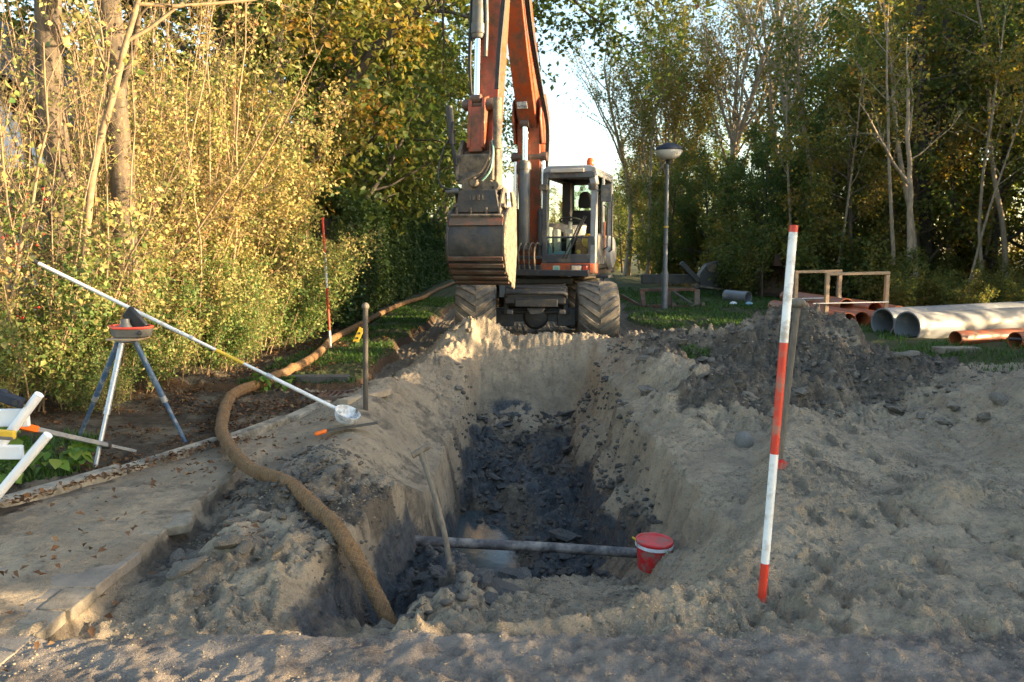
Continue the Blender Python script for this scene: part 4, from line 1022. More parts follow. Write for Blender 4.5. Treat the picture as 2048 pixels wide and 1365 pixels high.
X = np.concatenate(Xs); Y = np.concatenate(Ys); Z = terrain(X, Y)[0] + .008 + .04 * ((X < -1.96) & (Y < 6.2) & (X > kerb_x(Y)))
P = np.stack([X, Y, Z + rgg.uniform(0, .012, len(X))], 1)
N = len(P); d = rgg.normal(size=(N, 3)); d[:, 2] *= .25; d /= np.linalg.norm(d, axis=1, keepdims=True)
s = np.cross(d, np.array([0, 0, 1.0]) + rgg.normal(size=(N, 3)) * .35); s /= np.linalg.norm(s, axis=1, keepdims=True)
sz = rgg.uniform(.02, .055, N)[:, None]; up = np.array([0, 0, 1.0]) * sz * .2
V = np.stack([P, P + d * sz * .5 + s * sz * .28 + up, P + d * sz, P + d * sz * .5 - s * sz * .28 + up], 1).reshape(-1, 3)
i = np.arange(N)[:, None] * 4
lm = quads_mesh('dead_leaves', V, np.concatenate([i + np.array([[0, 3, 2]]), i + np.array([[0, 2, 1]])], 0), L['litter'], np.repeat(rgg.beta(2, 2, N), 4), smooth=False)
tag(link_mesh('dead_leaves', lm), kind='stuff')

# green weeds at the near left: stems with separate large leaves
leafm = []
for k in range(3):
    rg = np.random.default_rng(90 + k); Lw = .085
    t_ = np.linspace(0, 1, 5); wv = np.array([0, .36, .42, .25, 0]) * Lw * (.9 + .2 * k)
    V = []; F = []
    for q in range(5):
        zc_ = -.35 * Lw * t_[q] ** 2
        V += [(t_[q] * Lw, -wv[q] / 1, zc_ + wv[q] * .25), (t_[q] * Lw, 0, zc_), (t_[q] * Lw, wv[q] / 1, zc_ + wv[q] * .25)]
    for q in range(4):
        F += [(3 * q, 3 * q + 1, 3 * q + 4, 3 * q + 3), (3 * q + 1, 3 * q + 2, 3 * q + 5, 3 * q + 4)]
    leafm.append(quads_mesh('weed_leaf', np.array(V), np.array(F), L['weed'], np.full(len(V), .25 + .3 * k)))
for (x, y, hgt, nl) in [(-3.35, 5.30, .30, 13), (-3.12, 5.22, .24, 11), (-2.98, 5.36, .2, 10), (-3.5, 5.05, .26, 12), (-3.25, 5.0, .17, 9), (-3.62, 5.5, .3, 12), (-3.1, 5.6, .2, 9), (-2.66, 8.35, .22, 10), (-2.45, 8.5, .15, 8)]:
    z0 = gz(x, y)
    t = thing('weed', 'bright green broad-leaved weed at the near left beside the kerb' if y < 6 else 'leafy green weed growing over the brown hose', 'weed', (x, y, z0), 'weeds beside the kerb' if y < 6 else 'weeds over the hose')
    st = MB(); 
    for q in range(3):
        a = prng.uniform(0, 6.28); st.tube([(x, y, z0 - .02), (x + .03 * math.cos(a), y + .03 * math.sin(a), z0 + hgt * .5), (x + .07 * math.cos(a), y + .07 * math.sin(a), z0 + hgt * prng.uniform(.8, 1))], [.004, .003, .002], 5)
    st.build('stem', L['weed'], t)
    for q in range(nl * 2):
        a = prng.uniform(0, 6.28); r_ = prng.uniform(.01, .07)
        o = link_mesh('leaf', leafm[q % 3], t); o.location = (r_ * math.cos(a), r_ * math.sin(a), hgt * prng.uniform(.25, 1.0))
        o.rotation_euler = (prng.uniform(-.4, .4), prng.uniform(-.2, .7), a + prng.uniform(-.5, .5)); sc = prng.uniform(.6, 1.25); o.scale = (sc, sc, sc)
# ---------------------------------------------------------------- loose clods
def clod_mesh(seed, mat, name):
    rg = np.random.default_rng(seed)
    bm = bmesh.new(); bmesh.ops.create_icosphere(bm, subdivisions=2, radius=1)
    for v in bm.verts:
        c = np.array(v.co)
        k = 1 + 1.0 * float(fbm(np.array([c[0] + seed * 3.1]), np.array([c[1] * .8 + c[2] * .9]), 1.0, seed, 3)[0]) + .6 * float(fbm(np.array([c[2] + seed]), np.array([c[0] * .7 - c[1]]), .45, seed + 4, 2)[0])
        v.co = Vector(c * k * np.array([1.2, .9, .62]))
    me = bpy.data.meshes.new(name); bm.to_mesh(me); bm.free()
    for q in me.polygons: q.use_smooth = True
    me.set_sharp_from_angle(angle=R(24))
    me.materials.append(mat); return me
cm = [clod_mesh(s, M['clay'], 'clay_clod') for s in range(5)]; dm = [clod_mesh(s + 20, M['clod'], 'soil_clod') for s in range(5)]
crng = random.Random(12)
def scatter(n, fx, label, group, name, meshes, smin, smax, ok):
    c = 0; tries = 0
    while c < n and tries < n * 30:
        tries += 1
        x, y = fx()
        if not ok(x, y): continue
        s = smin + (smax - smin) * crng.random() ** 2.2
        o = link_mesh(name, meshes[crng.randrange(5)]); o.location = (x, y, gz(x, y) + s * .02)
        o.rotation_euler = (crng.uniform(-.5, .5), crng.uniform(-.5, .5), crng.uniform(0, 6.28)); o.scale = (s * U_(.7, 1.5), s * U_(.7, 1.4), s * U_(.6, 1.1))
        tag(o, label, 'clod', group); c += 1
U_ = crng.uniform
inpool = lambda x, y: -.7 < x < .1 and 5.3 < y < 7.3
scatter(70, lambda: (U_(-.45, 1.05), U_(5.5, 10.0)), 'dark wet clay clod lying on the floor of the trench', 'clay clods on the trench floor', 'clay_clod', cm, .02, .10, lambda x, y: not inpool(x, y) and xl(y) + .12 < x < xr(y) - .42)
scatter(60, lambda: (U_(-.75, .05), U_(3.75, 5.5)), 'dark clay clod heaped at the near left corner of the trench', 'clay clods in the near corner', 'clay_clod', cm, .025, .085, lambda x, y: x > xl(y) + .12)
scatter(110, lambda: (U_(-1.8, -.8), U_(3.6, 5.6)), 'grey crumbling soil clod on the left bank beside the hose', 'soil clods beside the hose', 'soil_clod', dm, .012, .05, lambda x, y: x < xl(y) - .08)
scatter(120, lambda: (U_(1.25, 4.6), U_(6.2, 9.6)), 'dark soil clod on the mound right of the trench', 'soil clods on the dark mound', 'soil_clod', dm, .015, .085, lambda x, y: True)
scatter(70, lambda: (U_(-1.3, 2.2), U_(9.6, 11.4)), 'sandy soil clod on the far bank in front of the digger', 'soil clods on the far bank', 'soil_clod', dm, .015, .05, lambda x, y: not (xl(y) < x < xr(y)) or y > 10.8)
def stone_mesh():
    bm = bmesh.new(); bmesh.ops.create_icosphere(bm, subdivisions=3, radius=1)
    for v in bm.verts: v.co *= 1 + .08 * float(fbm(np.array([v.co.x + 4]), np.array([v.co.y + v.co.z]), .9, 5, 2)[0])
    me = bpy.data.meshes.new('round_stone'); bm.to_mesh(me); bm.free(); me.materials.append(M['stone'])
    for q in me.polygons: q.use_smooth = True
    return me
st = link_mesh('round_stone', stone_mesh()); st.location = (1.80, 6.05, gz(1.80, 6.05) + .03); st.scale = (.075, .075, .085)
tag(st, 'rounded grey stone lying on the right bank of the trench', 'stone')
# crumbs nobody could count
rgc = np.random.default_rng(66)
ico = bmesh.new(); bmesh.ops.create_icosphere(ico, subdivisions=1, radius=1); iv = np.array([v.co[:] for v in ico.verts]); ifc = np.array([[v.index for v in f.verts] for f in ico.faces]); ico.free()
def crumbs(name, n, x0, x1, y0, y1, smin, smax, mat, test=None):
    X = rgc.uniform(x0, x1, n); Y = rgc.uniform(y0, y1, n)
    z, A = terrain(X, Y)
    k = np.ones(n, bool) if test is None else test(X, Y, A)
    X, Y, z = X[k], Y[k], z[k]; n = len(X)
    s = smin + (smax - smin) * rgc.uniform(0, 1, n) ** 3
    jit = 1 + rgc.normal(size=(n, len(iv), 1)) * .30
    V = iv[None] * jit * s[:, None, None] * np.array([1.15, 1, .7]) + np.stack([X, Y, z + s * .1], 1)[:, None, :]
    F = (ifc[None] + np.arange(n)[:, None, None] * len(iv)).reshape(-1, 3)
    me = quads_mesh(name, V.reshape(-1, 3), F, mat, smooth=False)
    tag(link_mesh(name, me), kind='stuff')
M['crumb'] = surf('sand_crumb', (0.33, 0.26, 0.175), (0.17, 0.14, 0.105), 3, rough=.95)
M['crumbdark'] = surf('dark_crumb', (0.10, 0.085, 0.068), (0.05, 0.046, 0.042), 3, rough=.95)
M['crumb2'] = surf('sand_grain_lump', (0.29, 0.235, 0.16), (0.19, 0.155, 0.112), 2, rough=.95)
pt = lambda X, Y, sc, sd, lo: fbm(X, Y, sc, sd, 3) > lo
crumbs('sand_crumbs', 26000, -1.85, 3.6, 3.03, 5.6, .002, .009, M['crumb2'], lambda X, Y, A: (A['nearclay'] < .3) & (A['cl'] < .3) & (pt(X, Y, .5, 331, -.02) | (A['slip'] > .5) & pt(X, Y, .3, 332, -.12)))
crumbs('sand_crumbs', 12000, -1.9, 4.0, 5.2, 11.4, .003, .014, M['crumb2'], lambda X, Y, A: (A['inside'] < .05) & pt(X, Y, .6, 333, -.05))
crumbs('sand_crumbs', 5000, -2.2, 2.6, 2.4, 3.12, .0015, .006, M['crumb2'], lambda X, Y, A: pt(X, Y, .3, 334, .0))
crumbs('sand_crumbs', 3000, -1.2, 2.0, 10.7, 11.3, .004, .02, M['crumb2'], lambda X, Y, A: A['inside'] < .05)
crumbs('clay_crumbs', 4200, -.6, 1.1, 3.4, 10.2, .006, .035, M['crumbdark'], lambda X, Y, A: (A['cl'] > .3) & (A['slip'] < .5))
crumbs('soil_crumbs', 5000, 1.2, 5.4, 6.0, 10.6, .006, .03, M['crumbdark'], lambda X, Y, A: A['mw'] > .2)
crumbs('soil_crumbs', 2500, -1.9, -.7, 3.5, 5.8, .005, .022, M['crumbdark'], lambda X, Y, A: fbm(X, Y, .3, 202, 3) > 0)
# ---------------------------------------------------------------- wheeled excavator
CX, CY = .385, 14.3
ex = thing('wheeled_excavator', 'orange wheeled excavator with raised boom and bucket parked behind the trench', 'excavator', (CX, CY, 0))
YAW = R(17)
rx_, ry_ = math.cos(YAW), -math.sin(YAW)
fx_, fy_ = -math.sin(YAW), -math.cos(YAW)
def U(p):
    r, s, z = p
    return Vector((CX + r * rx_ + s * fx_, CY + r * ry_ + s * fy_, z))
def C0(p):   # chassis frame: x right, y forward (towards the trench), z up
    return Vector((CX + p[0], CY - p[1], p[2]))
def UB(): return MB(U)
def CB(): return MB(C0)

# wheels
def wheel(x, s, first=None):
    a = CB()
    RO, W = .525, .66
    prof = [(-W / 2 + .05, .27), (-W / 2, .33), (-W / 2 + .005, .42), (-W / 2 + .06, .475), (-W / 2 + .16, .492), (0, .5), (W / 2 - .16, .492), (W / 2 - .06, .475), (W / 2 - .005, .42), (W / 2, .33), (W / 2 - .05, .27)]
    c = (x, s, RO)
    a.lathe(c, (1, 0, 0), prof, 56, cap=False)
    nl = 17
    for side in (-1, 1):
        for q in range(nl):
            th0 = 2 * math.pi * (q + (.5 if side > 0 else 0)) / nl
            vs = []
            K = 6
            for k in range(K + 1):
                f = k / K
                xx = side * (.012 + f * (W / 2 - .03))
                th = th0 + .34 * f + .12 * f * f
                ro = .524 - .010 * f - .035 * max(0, f - .75) / .25
                ri = .47 - .03 * max(0, f - .8) / .2
                hw = .060 - .008 * f
                for (dth, rad) in ((-hw / .52, ri), (-hw / .52 * .62, ro), (hw / .52 * .62, ro), (hw / .52, ri)):
                    t = th + dth
                    vs.append((x + xx, s + rad * math.cos(t), RO + rad * math.sin(t)))
            fs = []
            for k in range(K):
                for j in range(4):
                    fs.append((k * 4 + j, k * 4 + (j + 1) % 4, (k + 1) * 4 + (j + 1) % 4, (k + 1) * 4 + j))
            fs += [(0, 1, 2, 3), (K * 4 + 3, K * 4 + 2, K * 4 + 1, K * 4)]
            a.add(vs, fs)
    w_ = bpy.data.objects.new('wheel', None); COL.objects.link(w_); w_.parent = ex; ORG[w_.name] = ORG[ex.name]
    a.build('tyre', M['rubber'], w_)
    b = CB(); b.lathe(c, (1, 0, 0), [(-.27, .285), (-.24, .27), (-.2, .2), (.2, .2), (.24, .27), (.27, .285)], 32); b.build('rim', M['darkmetal'], w_)
    return w_
w1 = wheel(-.965, 1.3)
for (dx, ds) in ((1.965, 0), (0, -2.6), (1.965, -2.6)):
    c = copy_tree(w1, ex); c.location = (dx, -ds, 0)
CBd = M['darkmetal']
b = CB(); b.box((0, 1.3, .50), (1.5, .17, .22)); b.lathe((0, 1.38, .47), (0, 1, 0), [(-.2, .2), (0, .21), (.08, .17), (.11, .08)], 20); b.box((-.5, 1.32, .45), (.3, .2, .26)); b.box((.5, 1.32, .45), (.3, .2, .26)); b.tube([(-.55, 1.44, .55), (.55, 1.44, .55)], .03, 8); b.build('front_axle', CBd, ex, bevel=.012)
b = CB(); b.box((0, -1.3, .52), (1.5, .2, .24)); b.build('rear_axle', CBd, ex, bevel=.012)
b = CB(); b.box((0, 0, .82), (1.0, 3.1, .3)); b.box((0, 0, 1.02), (1.3, 1.3, .1)); b.lathe((0, 0, 1.0), (0, 0, 1), [(0, .6), (.17, .6)], 36); b.box((-.48, 1.25, .66), (.08, .5, .3)); b.box((.48, 1.25, .66), (.08, .5, .3)); b.build('chassis', CBd, ex, bevel=.015)
b = CB(); b.box((-.02, 1.72, .83), (.95, .18, .24)); b.box((-.02, 1.66, .96), (.84, .3, .025)); b.prism([(-.34, 1.84, .78), (.33, 1.84, .78), (.33, 1.84, .66), (-.34, 1.84, .66)], (0, -.05, 0)); b.prism([(-.16, 1.78, .64), (.14, 1.78, .64), (.08, 1.78, .53), (-.1, 1.78, .53)], (0, -.12, 0)); b.build('front_frame', CBd, ex, bevel=.012)
b = CB(); b.tube([(-.48, 1.72, .80), (-.48, 1.86, .86), (-.42, 1.9, .885), (.40, 1.9, .885), (.46, 1.86, .86), (.46, 1.72, .80)], .03, 10); b.build('bumper_tube', CBd, ex)
for q, x in enumerate((-.42, .40)):
    b = CB(); b.box((x, 1.8, .58), (.1, .1, .07)); b.build('tow_lug', CBd, ex, bevel=.01)

# upper body
b = UB(); b.box((0, -.3, 1.17), (2.4, 2.6, .1)); b.build('turntable_deck', CBd, ex, bevel=.01)
b = UB(); b.box((-.75, -.95, 1.62), (.95, 1.5, .84)); b.box((.35, -1.5, 1.62), (1.2, .9, .84)); b.build('engine_cover', M['orange'], ex, bevel=.05)
b = UB(); b.lathe((0, -1.1, 1.22), (0, 0, 1), [(0, 1.05), (.8, 1.05)], 36); b.build('counterweight', M['cabgrey'], ex, bevel=.04)
b = UB(); b.box((-.85, .32, 1.42), (.7, .8, .42)); b.build('tool_box', M['darkmetal'], ex, bevel=.02)

# cab
g = M['cabgrey']
r0_, r1_, s0, s1 = .37, 1.287, -.75, .861
cabf = UB()
cabf.bar((r0_ + .05, s1 - .05, 1.3), (r0_ + .06, s1 - .10, 2.80), .09, .10)
cabf.bar((r0_ + .05, s0 + .05, 1.3), (r0_ + .05, s0 + .05, 2.80), .09, .10)
cabf.box((r0_ + .04, .05, 1.55), (.05, 1.5, .72)); cabf.box((r0_ + .04, .05, 2.77), (.07, 1.5, .08))
cabf.box(((r0_ + r1_) / 2, s1 - .10, 2.765), (.86, .10, .09)); cabf.box(((r0_ + r1_) / 2, s0 + .05, 2.765), (.86, .10, .09))
cabf.box(((r0_ + r1_) / 2, s0 + .04, 1.62), (.86, .06, .85))
cabf.box(((r0_ + r1_) / 2, s1 - .03, 1.405), (.90, .06, .15))
cabf.box((r0_ + .055, s1 - .03, 1.60), (.09, .05, .34)); cabf.box((r1_ - .07, s1 - .03, 1.60), (.12, .05, .34))
cabf.box(((r0_ + r1_) / 2, s1 - .03, 1.755), (.78, .045, .03))
cab = cabf.build('cab', g, ex, bevel=.012)
b = UB(); b.box(((r0_ + r1_) / 2, 0, 1.27), (.9, 1.5, .06)); b.build('cab_floor', M['blackplastic'], ex)
b = UB(); b.prism([(r0_, s1 - .06, 2.81), (r1_ - .06, s1 - .06, 2.81), (r1_, s1 - .06, 2.84), (r1_ - .03, s1 - .06, 2.89), (r1_ - .12, s1 - .06, 2.925), (r0_ + .1, s1 - .06, 2.925), (r0_ + .02, s1 - .06, 2.89)], (0, -1.56, 0)); b.build('cab_roof', M['cablight'], ex, bevel=.02)
b = UB(); b.bar((r1_ - .045, s1 - .05, 1.30), (r1_ - .045, s1 - .11, 2.60), .10, .12); b.bar((r1_ - .045, s1 - .11, 2.60), (r1_ - .09, s1 - .13, 2.84), .10, .12)
b.bar((r1_ - .03, .12, 1.3), (r1_ - .03, .12, 2.82), .06, .09); b.bar((r1_ - .04, s0 + .05, 1.3), (r1_ - .04, s0 + .05, 2.82), .08, .10); b.box((r1_ - .03, .05, 2.79), (.06, 1.5, .07)); b.build('door_pillars', M['cablight'], ex, bevel=.015)
b = UB(); b.box((r1_ - .02, .47, 1.55), (.05, .66, .5)); b.box((r1_ - .02, -.33, 1.55), (.05, .74, .5)); dr_ = b.build('door', M['cabgrey'], ex, bevel=.015)
b = UB(); b.tube([(r1_ + .02, .30, 1.55), (r1_ + .09, .30, 1.6), (r1_ + .09, .30, 2.25), (r1_ + .02, .30, 2.3)], .014, 8); b.build('grab_rail', M['blackplastic'], ex)
b = UB(); b.tube([(r1_ + .02, -.15, 1.5), (r1_ + .09, -.15, 1.55), (r1_ + .09, -.15, 2.5), (r1_ + .02, -.15, 2.55)], .016, 8); b.build('grab_rail', M['blackplastic'], ex)
b = UB(); b.box((r1_ + .0, .12, 1.75), (.03, .08, .55)); b.build('orange_strip', M['orange'], ex)
b = UB(); b.lathe((r1_ - .0, -.42, 1.5), (1, 0, 0), [(0, .30), (.07, .27), (.10, .18)], 24); b.build('fuel_hatch', M['cablight'], ex)
b = UB(); b.box(((r0_ + r1_) / 2 - .03, s1 + .0, 1.245), (.86, .1, .165)); b.lathe((r1_ - .09, s1 - .07, 1.163), (0, 0, 1), [(0, .12), (.164, .12)], 28); op = b.build('front_panel', M['orange'], ex, bevel=.012)
zc_ = 1.245
b = UB(); b.box((1.03, s1 + .053, zc_), (.29, .012, .125)); b.build('lamp_surround', M['blackplastic'], ex, bevel=.004)
b = UB(); b.box((.985, s1 + .063, zc_), (.165, .014, .095)); b.build('headlight', M['headlens'], ex, bevel=.006)
b = UB(); b.box((1.125, s1 + .063, zc_), (.075, .014, .095)); b.build('indicator', M['redlens'], ex, bevel=.006)
em = UB(); em.box((.645, s1 + .0535, zc_), (.115, .004, .085)); emo = em.build('emblem', M['emblem_pale'], ex)
em = UB()
for q in range(16):
    a = 2 * math.pi * q / 16
    em.box((.645 + .055 * max(-1, min(1, 1.25 * math.cos(a))), s1 + .0545, zc_ + .043 * max(-1, min(1, 1.25 * math.sin(a)))), (.013, .006, .013))
em.box((.645, s1 + .0555, zc_), (.075, .004, .055)); em.build('emblem_star', M['emblem'], ex)
# glass
b = UB(); b.box(((r0_ + r1_) / 2 - .01, s1 - .03, 1.61), (.76, .008, .27)); b.build('lower_windscreen', M['glass'], ex)
b = UB(); b.box(((r0_ + r1_) / 2 + .05, s0 + .04, 2.38), (.70, .008, .68)); b.build('rear_window', M['glass'], ex)
b = UB(); b.box((r1_ - .02, .47, 2.29), (.008, .62, .93)); b.build('door_window', M['glass'], ex)
b = UB(); b.box((r0_ + .13, s0 + .2, 2.2), (.16, .3, 1.1)); b.lathe((r0_ + .16, s0 + .36, 2.45), (0, 1, 0), [(0, .045), (.012, .045)], 14); b.lathe((r0_ + .16, s0 + .36, 2.2), (0, 1, 0), [(0, .045), (.012, .045)], 14); b.build('side_console', M['blackplastic'], ex, bevel=.02)
def place_text(o, name, at, rot):
    me = bpy.data.meshes.new_from_object(o); bpy.data.objects.remove(o)
    q = link_mesh(name, me, ex, at - ORG[ex.name]); q.rotation_euler = rot
    return q
tx = bpy.data.curves.new('lettering', 'FONT'); tx.body = 'H.Knapper B.V.'; tx.size = .085; tx.align_x = 'CENTER'; tx.extrude = .002
tx.materials.append(M['tooltext'])
to = bpy.data.objects.new('window_lettering', tx); COL.objects.link(to); to.parent = ex
place_text(to, 'window_lettering', U(((r0_ + r1_) / 2 + .12, s0 + .055, 2.62)), (R(90), 0, -YAW))
# seat, steering, wiper
b = UB(); b.box((.80, -.28, 1.62), (.50, .5, .14)); b.build('seat', M['seatfabric'], ex, bevel=.05)
b = UB(); b.bar((.80, -.52, 1.62), (.80, -.62, 2.26), .50, .13, (0, 1, 0)); sb_ = b.build('seat_back', M['seatfabric'], ex, bevel=.05)
b = UB(); b.prism([(.80 + .125 * x, -.57, 2.30 + z) for x, z in ((-1, 0), (1, 0), (1.02, .12), (.8, .24), (.4, .30), (-.4, .30), (-.8, .24), (-1.02, .12))], (0, -.09, 0)); b.build('headrest', M['seatfabric'], ex, bevel=.03)
b = UB(); b.box((.52, -.25, 1.78), (.1, .5, .16)); b.build('armrest', M['seatfabric'], ex, bevel=.03); b = UB(); b.box((1.10, -.25, 1.78), (.1, .5, .16)); b.build('armrest', M['seatfabric'], ex, bevel=.03)
b = UB(); b.tube([(.75, .52, 1.30), (.75, .46, 1.7), (.75, .36, 2.02)], [.05, .04, .035], 12); b.box((.75, .42, 1.86), (.14, .08, .07)); b.build('steering_column', M['cardboard'], ex)
b = UB(); ring = [(.75 + .19 * math.cos(a), .33 + .17 * math.sin(a), 2.04 + .05 * math.sin(a)) for a in np.linspace(0, 2 * math.pi, 25)]; b.tube(ring, .016, 8, cap=False); b.bar((.57, .33, 2.04), (.93, .33, 2.04), .03, .02); b.build('steering_wheel', M['blackplastic'], ex)
b = UB(); b.bar((.74, s1 + .02, 1.40), (1.04, s1 + .02, 2.02), .02, .02); b.bar((.80, s1 + .02, 1.40), (1.13, s1 + .02, 2.10), .02, .02); b.bar((.90, s1 + .035, 1.62), (1.10, s1 + .035, 2.1), .03, .015); b.build('wiper', M['blackplastic'], ex)
b = UB(); b.box((.43, .6, 1.62), (.12, .2, .62)); b.box((.56, .5, 1.62), (.1, .2, .55)); b.build('cab_curtain', M['cardboard'], ex, bevel=.03)
# roof gear
b = UB(); b.box((.80, s1 - .02, 2.84), (.56, .05, .065)); b.build('light_bar', M['cardboard'], ex, bevel=.01)
for r_ in (.42, 1.235):
    b = UB(); b.box((r_, s1 + .04, 2.57), (.13, .08, .10)); b.build('work_light', M['mudsteel'], ex, bevel=.012)
b = UB(); b.lathe((.98, -.15, 2.925), (0, 0, 1), [(0, .02), (.08, .02), (.081, .062), (.1, .066), (.17, .062), (.21, .045), (.225, .015)], 18); b.build('beacon', M['amber'], ex)
b = UB(); b.tube([(r1_, s1 - .1, 2.5), (r1_ + .12, s1 - .05, 2.56)], .014, 8); b.box((r1_ + .16, s1 - .05, 2.46), (.17, .07, .27)); b.build('mirror', M['cabgrey'], ex, bevel=.025)
b = UB(); b.box((r1_ + .05, .25, 1.10), (.22, .5, .05)); b.box((r1_ + .0, .25, .92), (.22, .4, .04)); b.bar((r1_ + .0, .1, 1.1), (r1_, .1, .92), .03, .03); b.build('step', CBd, ex, bevel=.01)

# boom, arm and rams
RB = .10
def plate(poly, w_, name, mat, r=RB, bevel=.015):
    b = UB(); b.prism([(r - w_ / 2, s, z) for s, z in poly], (w_, 0, 0)); return b.build(name, mat, ex, bevel=bevel)
plate([(.15, 1.3), (.55, 1.3), (.62, 2.2), (.70, 3.2), (.72, 3.62), (.45, 3.95), (.22, 3.75), (.22, 3.0), (.18, 2.2)], .40, 'lower_boom', M['orange'])
plate([(.32, 3.5), (.62, 3.42), (.82, 3.7), (1.28, 4.55), (1.70, 5.5), (2.15, 6.6), (2.45, 7.0), (2.45, 7.3), (1.95, 7.3), (1.5, 6.4), (1.0, 5.3), (.42, 4.2), (.25, 3.75)], .32, 'upper_boom', M['orange'])
b = UB()
for sd_ in (-1, 1): b.prism([(RB + sd_ * .235 - .02, s, z) for s, z in ((.3, 3.35), (.72, 3.3), (.85, 3.7), (.8, 4.0), (.5, 4.15), (.25, 3.8))], (.04, 0, 0))
b.build('boom_cheek', M['orange'], ex, bevel=.02)
b = UB(); b.box((RB - .04, .945, 3.90), (.17, .02, .11), (-.48, 0, 0)); bs = b.build('number_plate', M['dirtywhite'], ex, bevel=.003)
tx = bpy.data.curves.new('plate_lettering', 'FONT'); tx.body = 'OK3'; tx.size = .085; tx.align_x = 'CENTER'; tx.align_y = 'CENTER'; tx.extrude = .001
tx.materials.append(M['cyl'])
to = bpy.data.objects.new('plate_lettering', tx); COL.objects.link(to); to.parent = ex
place_text(to, 'plate_lettering', U((RB - .04, .958, 3.893)), (R(90 - 27), 0, -YAW))
for (z, s, wd) in ((3.72, .5, .56), (3.10, .62, .62)):
    b = UB(); b.lathe((RB - wd / 2, s, z), (1, 0, 0), [(0, .075), (.03, .085), (wd - .03, .085), (wd, .075)], 20); b.build('boom_pin', M['brass'], ex)
def ram(a, b_, rr, split, name, rod=.42):
    a, b_ = Vector(a), Vector(b_); d = b_ - a
    q = UB(); q.tube([a, a + d * .03, a + d * split, a + d * (split + .012)], [rr * .8, rr, rr, rr * .8], 18); q.lathe(a + d * (split - .06), d, [(0, rr * 1.14), (d.length * .05, rr * 1.14)], 18)
    o = q.build(name, M['cyl'], ex)
    q = UB(); q.tube([a + d * split, b_], rr * rod, 14); q.build('ram_rod', M['chrome'], o)
    q = UB(); q.lathe(b_ - Vector((rr * .8, 0, 0)), (1, 0, 0), [(0, rr * .75), (rr * 1.6, rr * .75)], 14); q.build('ram_eye', M['brass'], o)
ram((RB - .03, .86, 1.55), (RB - .03, .80, 3.62), .095, .70, 'centre_ram', .55)
ram((RB - .24, .70, 1.40), (RB - .24, .62, 3.10), .075, .48, 'lift_ram', .55)
ram((RB + .235, .70, 1.40), (RB + .235, .62, 3.10), .075, .48, 'lift_ram', .55)
# arm
plate([(2.05, 7.2), (2.35, 7.3), (2.62, 6.4), (2.80, 5.2), (2.96, 3.6), (3.12, 2.85), (3.02, 2.72), (2.88, 2.8), (2.62, 4.0), (2.30, 5.6), (2.10, 6.5)], .30, 'arm', M['orange'], r=RB + .055)
b = UB()
for sd_ in (-1, 1): b.prism([(RB + .03 + sd_ * .14 - .012, s, z) for s, z in ((2.72, 3.55), (3.0, 3.62), (3.16, 3.0), (3.16, 2.8), (3.0, 2.72), (2.86, 2.86))], (.024, 0, 0))
b.build('arm_end_plate', M['orange'], ex, bevel=.006)
ram((RB - .07, 2.86, 6.3), (RB - .07, 3.10, 3.62), .088, .68, 'bucket_ram', .5)
b = UB(); b.prism([(RB - .17, s, z) for s, z in ((2.98, 3.68), (3.16, 3.62), (3.24, 2.95), (3.1, 2.9))], (.05, 0, 0)); b.prism([(RB + .03, s, z) for s, z in ((2.98, 3.68), (3.16, 3.62), (3.24, 2.95), (3.1, 2.9))], (.05, 0, 0)); b.box((RB - .05, 3.17, 3.2), (.2, .05, .62), (.1, 0, 0)); b.build('bucket_link', M['orange'], ex, bevel=.01)
b = UB(); b.lathe((RB - .28, 3.07, 3.55), (1, 0, 0), [(0, .05), (.02, .075), (.14, .08), (.15, .062), (.33, .062), (.34, .085), (.47, .08), (.52, .045)], 18); b.build('link_pin', M['brass'], ex)
b = UB(); b.lathe((RB - .24, 3.1, 2.86), (1, 0, 0), [(0, .06), (.46, .06)], 16); b.build('arm_pin', M['rust'], ex)
def hosep(pts, rad, mat='hose_rubber', name='hydraulic_hose', k=6):
    P = [Vector(p) for p in pts]; out = []
    for i in range(len(P) - 1):
        p0 = P[max(i - 1, 0)]; p1 = P[i]; p2 = P[i + 1]; p3 = P[min(i + 2, len(P) - 1)]
        for q in range(k):
            t = q / k
            out.append(.5 * ((2 * p1) + (p2 - p0) * t + (2 * p0 - 5 * p1 + 4 * p2 - p3) * t * t + (3 * p1 - p0 - 3 * p2 + p3) * t ** 3))
    out.append(P[-1])
    b = UB(); b.tube(out, rad, 7); return b.build(name, M[mat], ex)
for q in range(3):   # along the boom's right side
    hosep([(RB + .18 + .03 * q, 2.0, 6.5), (RB + .19 + .03 * q, 1.45, 5.1), (RB + .23 + .03 * q, .95, 4.2), (RB + .30 + .02 * q, .68, 3.6), (RB + .27 + .02 * q, .60, 3.0), (RB + .24, .55, 2.2)], .016)
for q in range(3):   # along the arm's right side
    hosep([(RB + .225 + .025 * q, 2.70, 6.4), (RB + .225 + .025 * q, 2.82, 5.2), (RB + .20 + .02 * q, 2.97, 4.3), (RB + .19 + .02 * q, 3.05, 3.75)], .015)
for q in range(2):   # along the arm's left side
    hosep([(RB - .17 - .03 * q, 2.8, 6.3), (RB - .18 - .03 * q, 2.9, 5.0), (RB - .2 - .02 * q, 2.98, 4.2), (RB - .16, 3.05, 3.7)], .016)
hosep([(RB + .02, 2.98, 6.2), (RB + .03, 2.99, 5.4), (RB + .05, 3.0, 4.7), (RB + .04, 3.02, 4.2)], .03, 'cyl', 'steel_line')
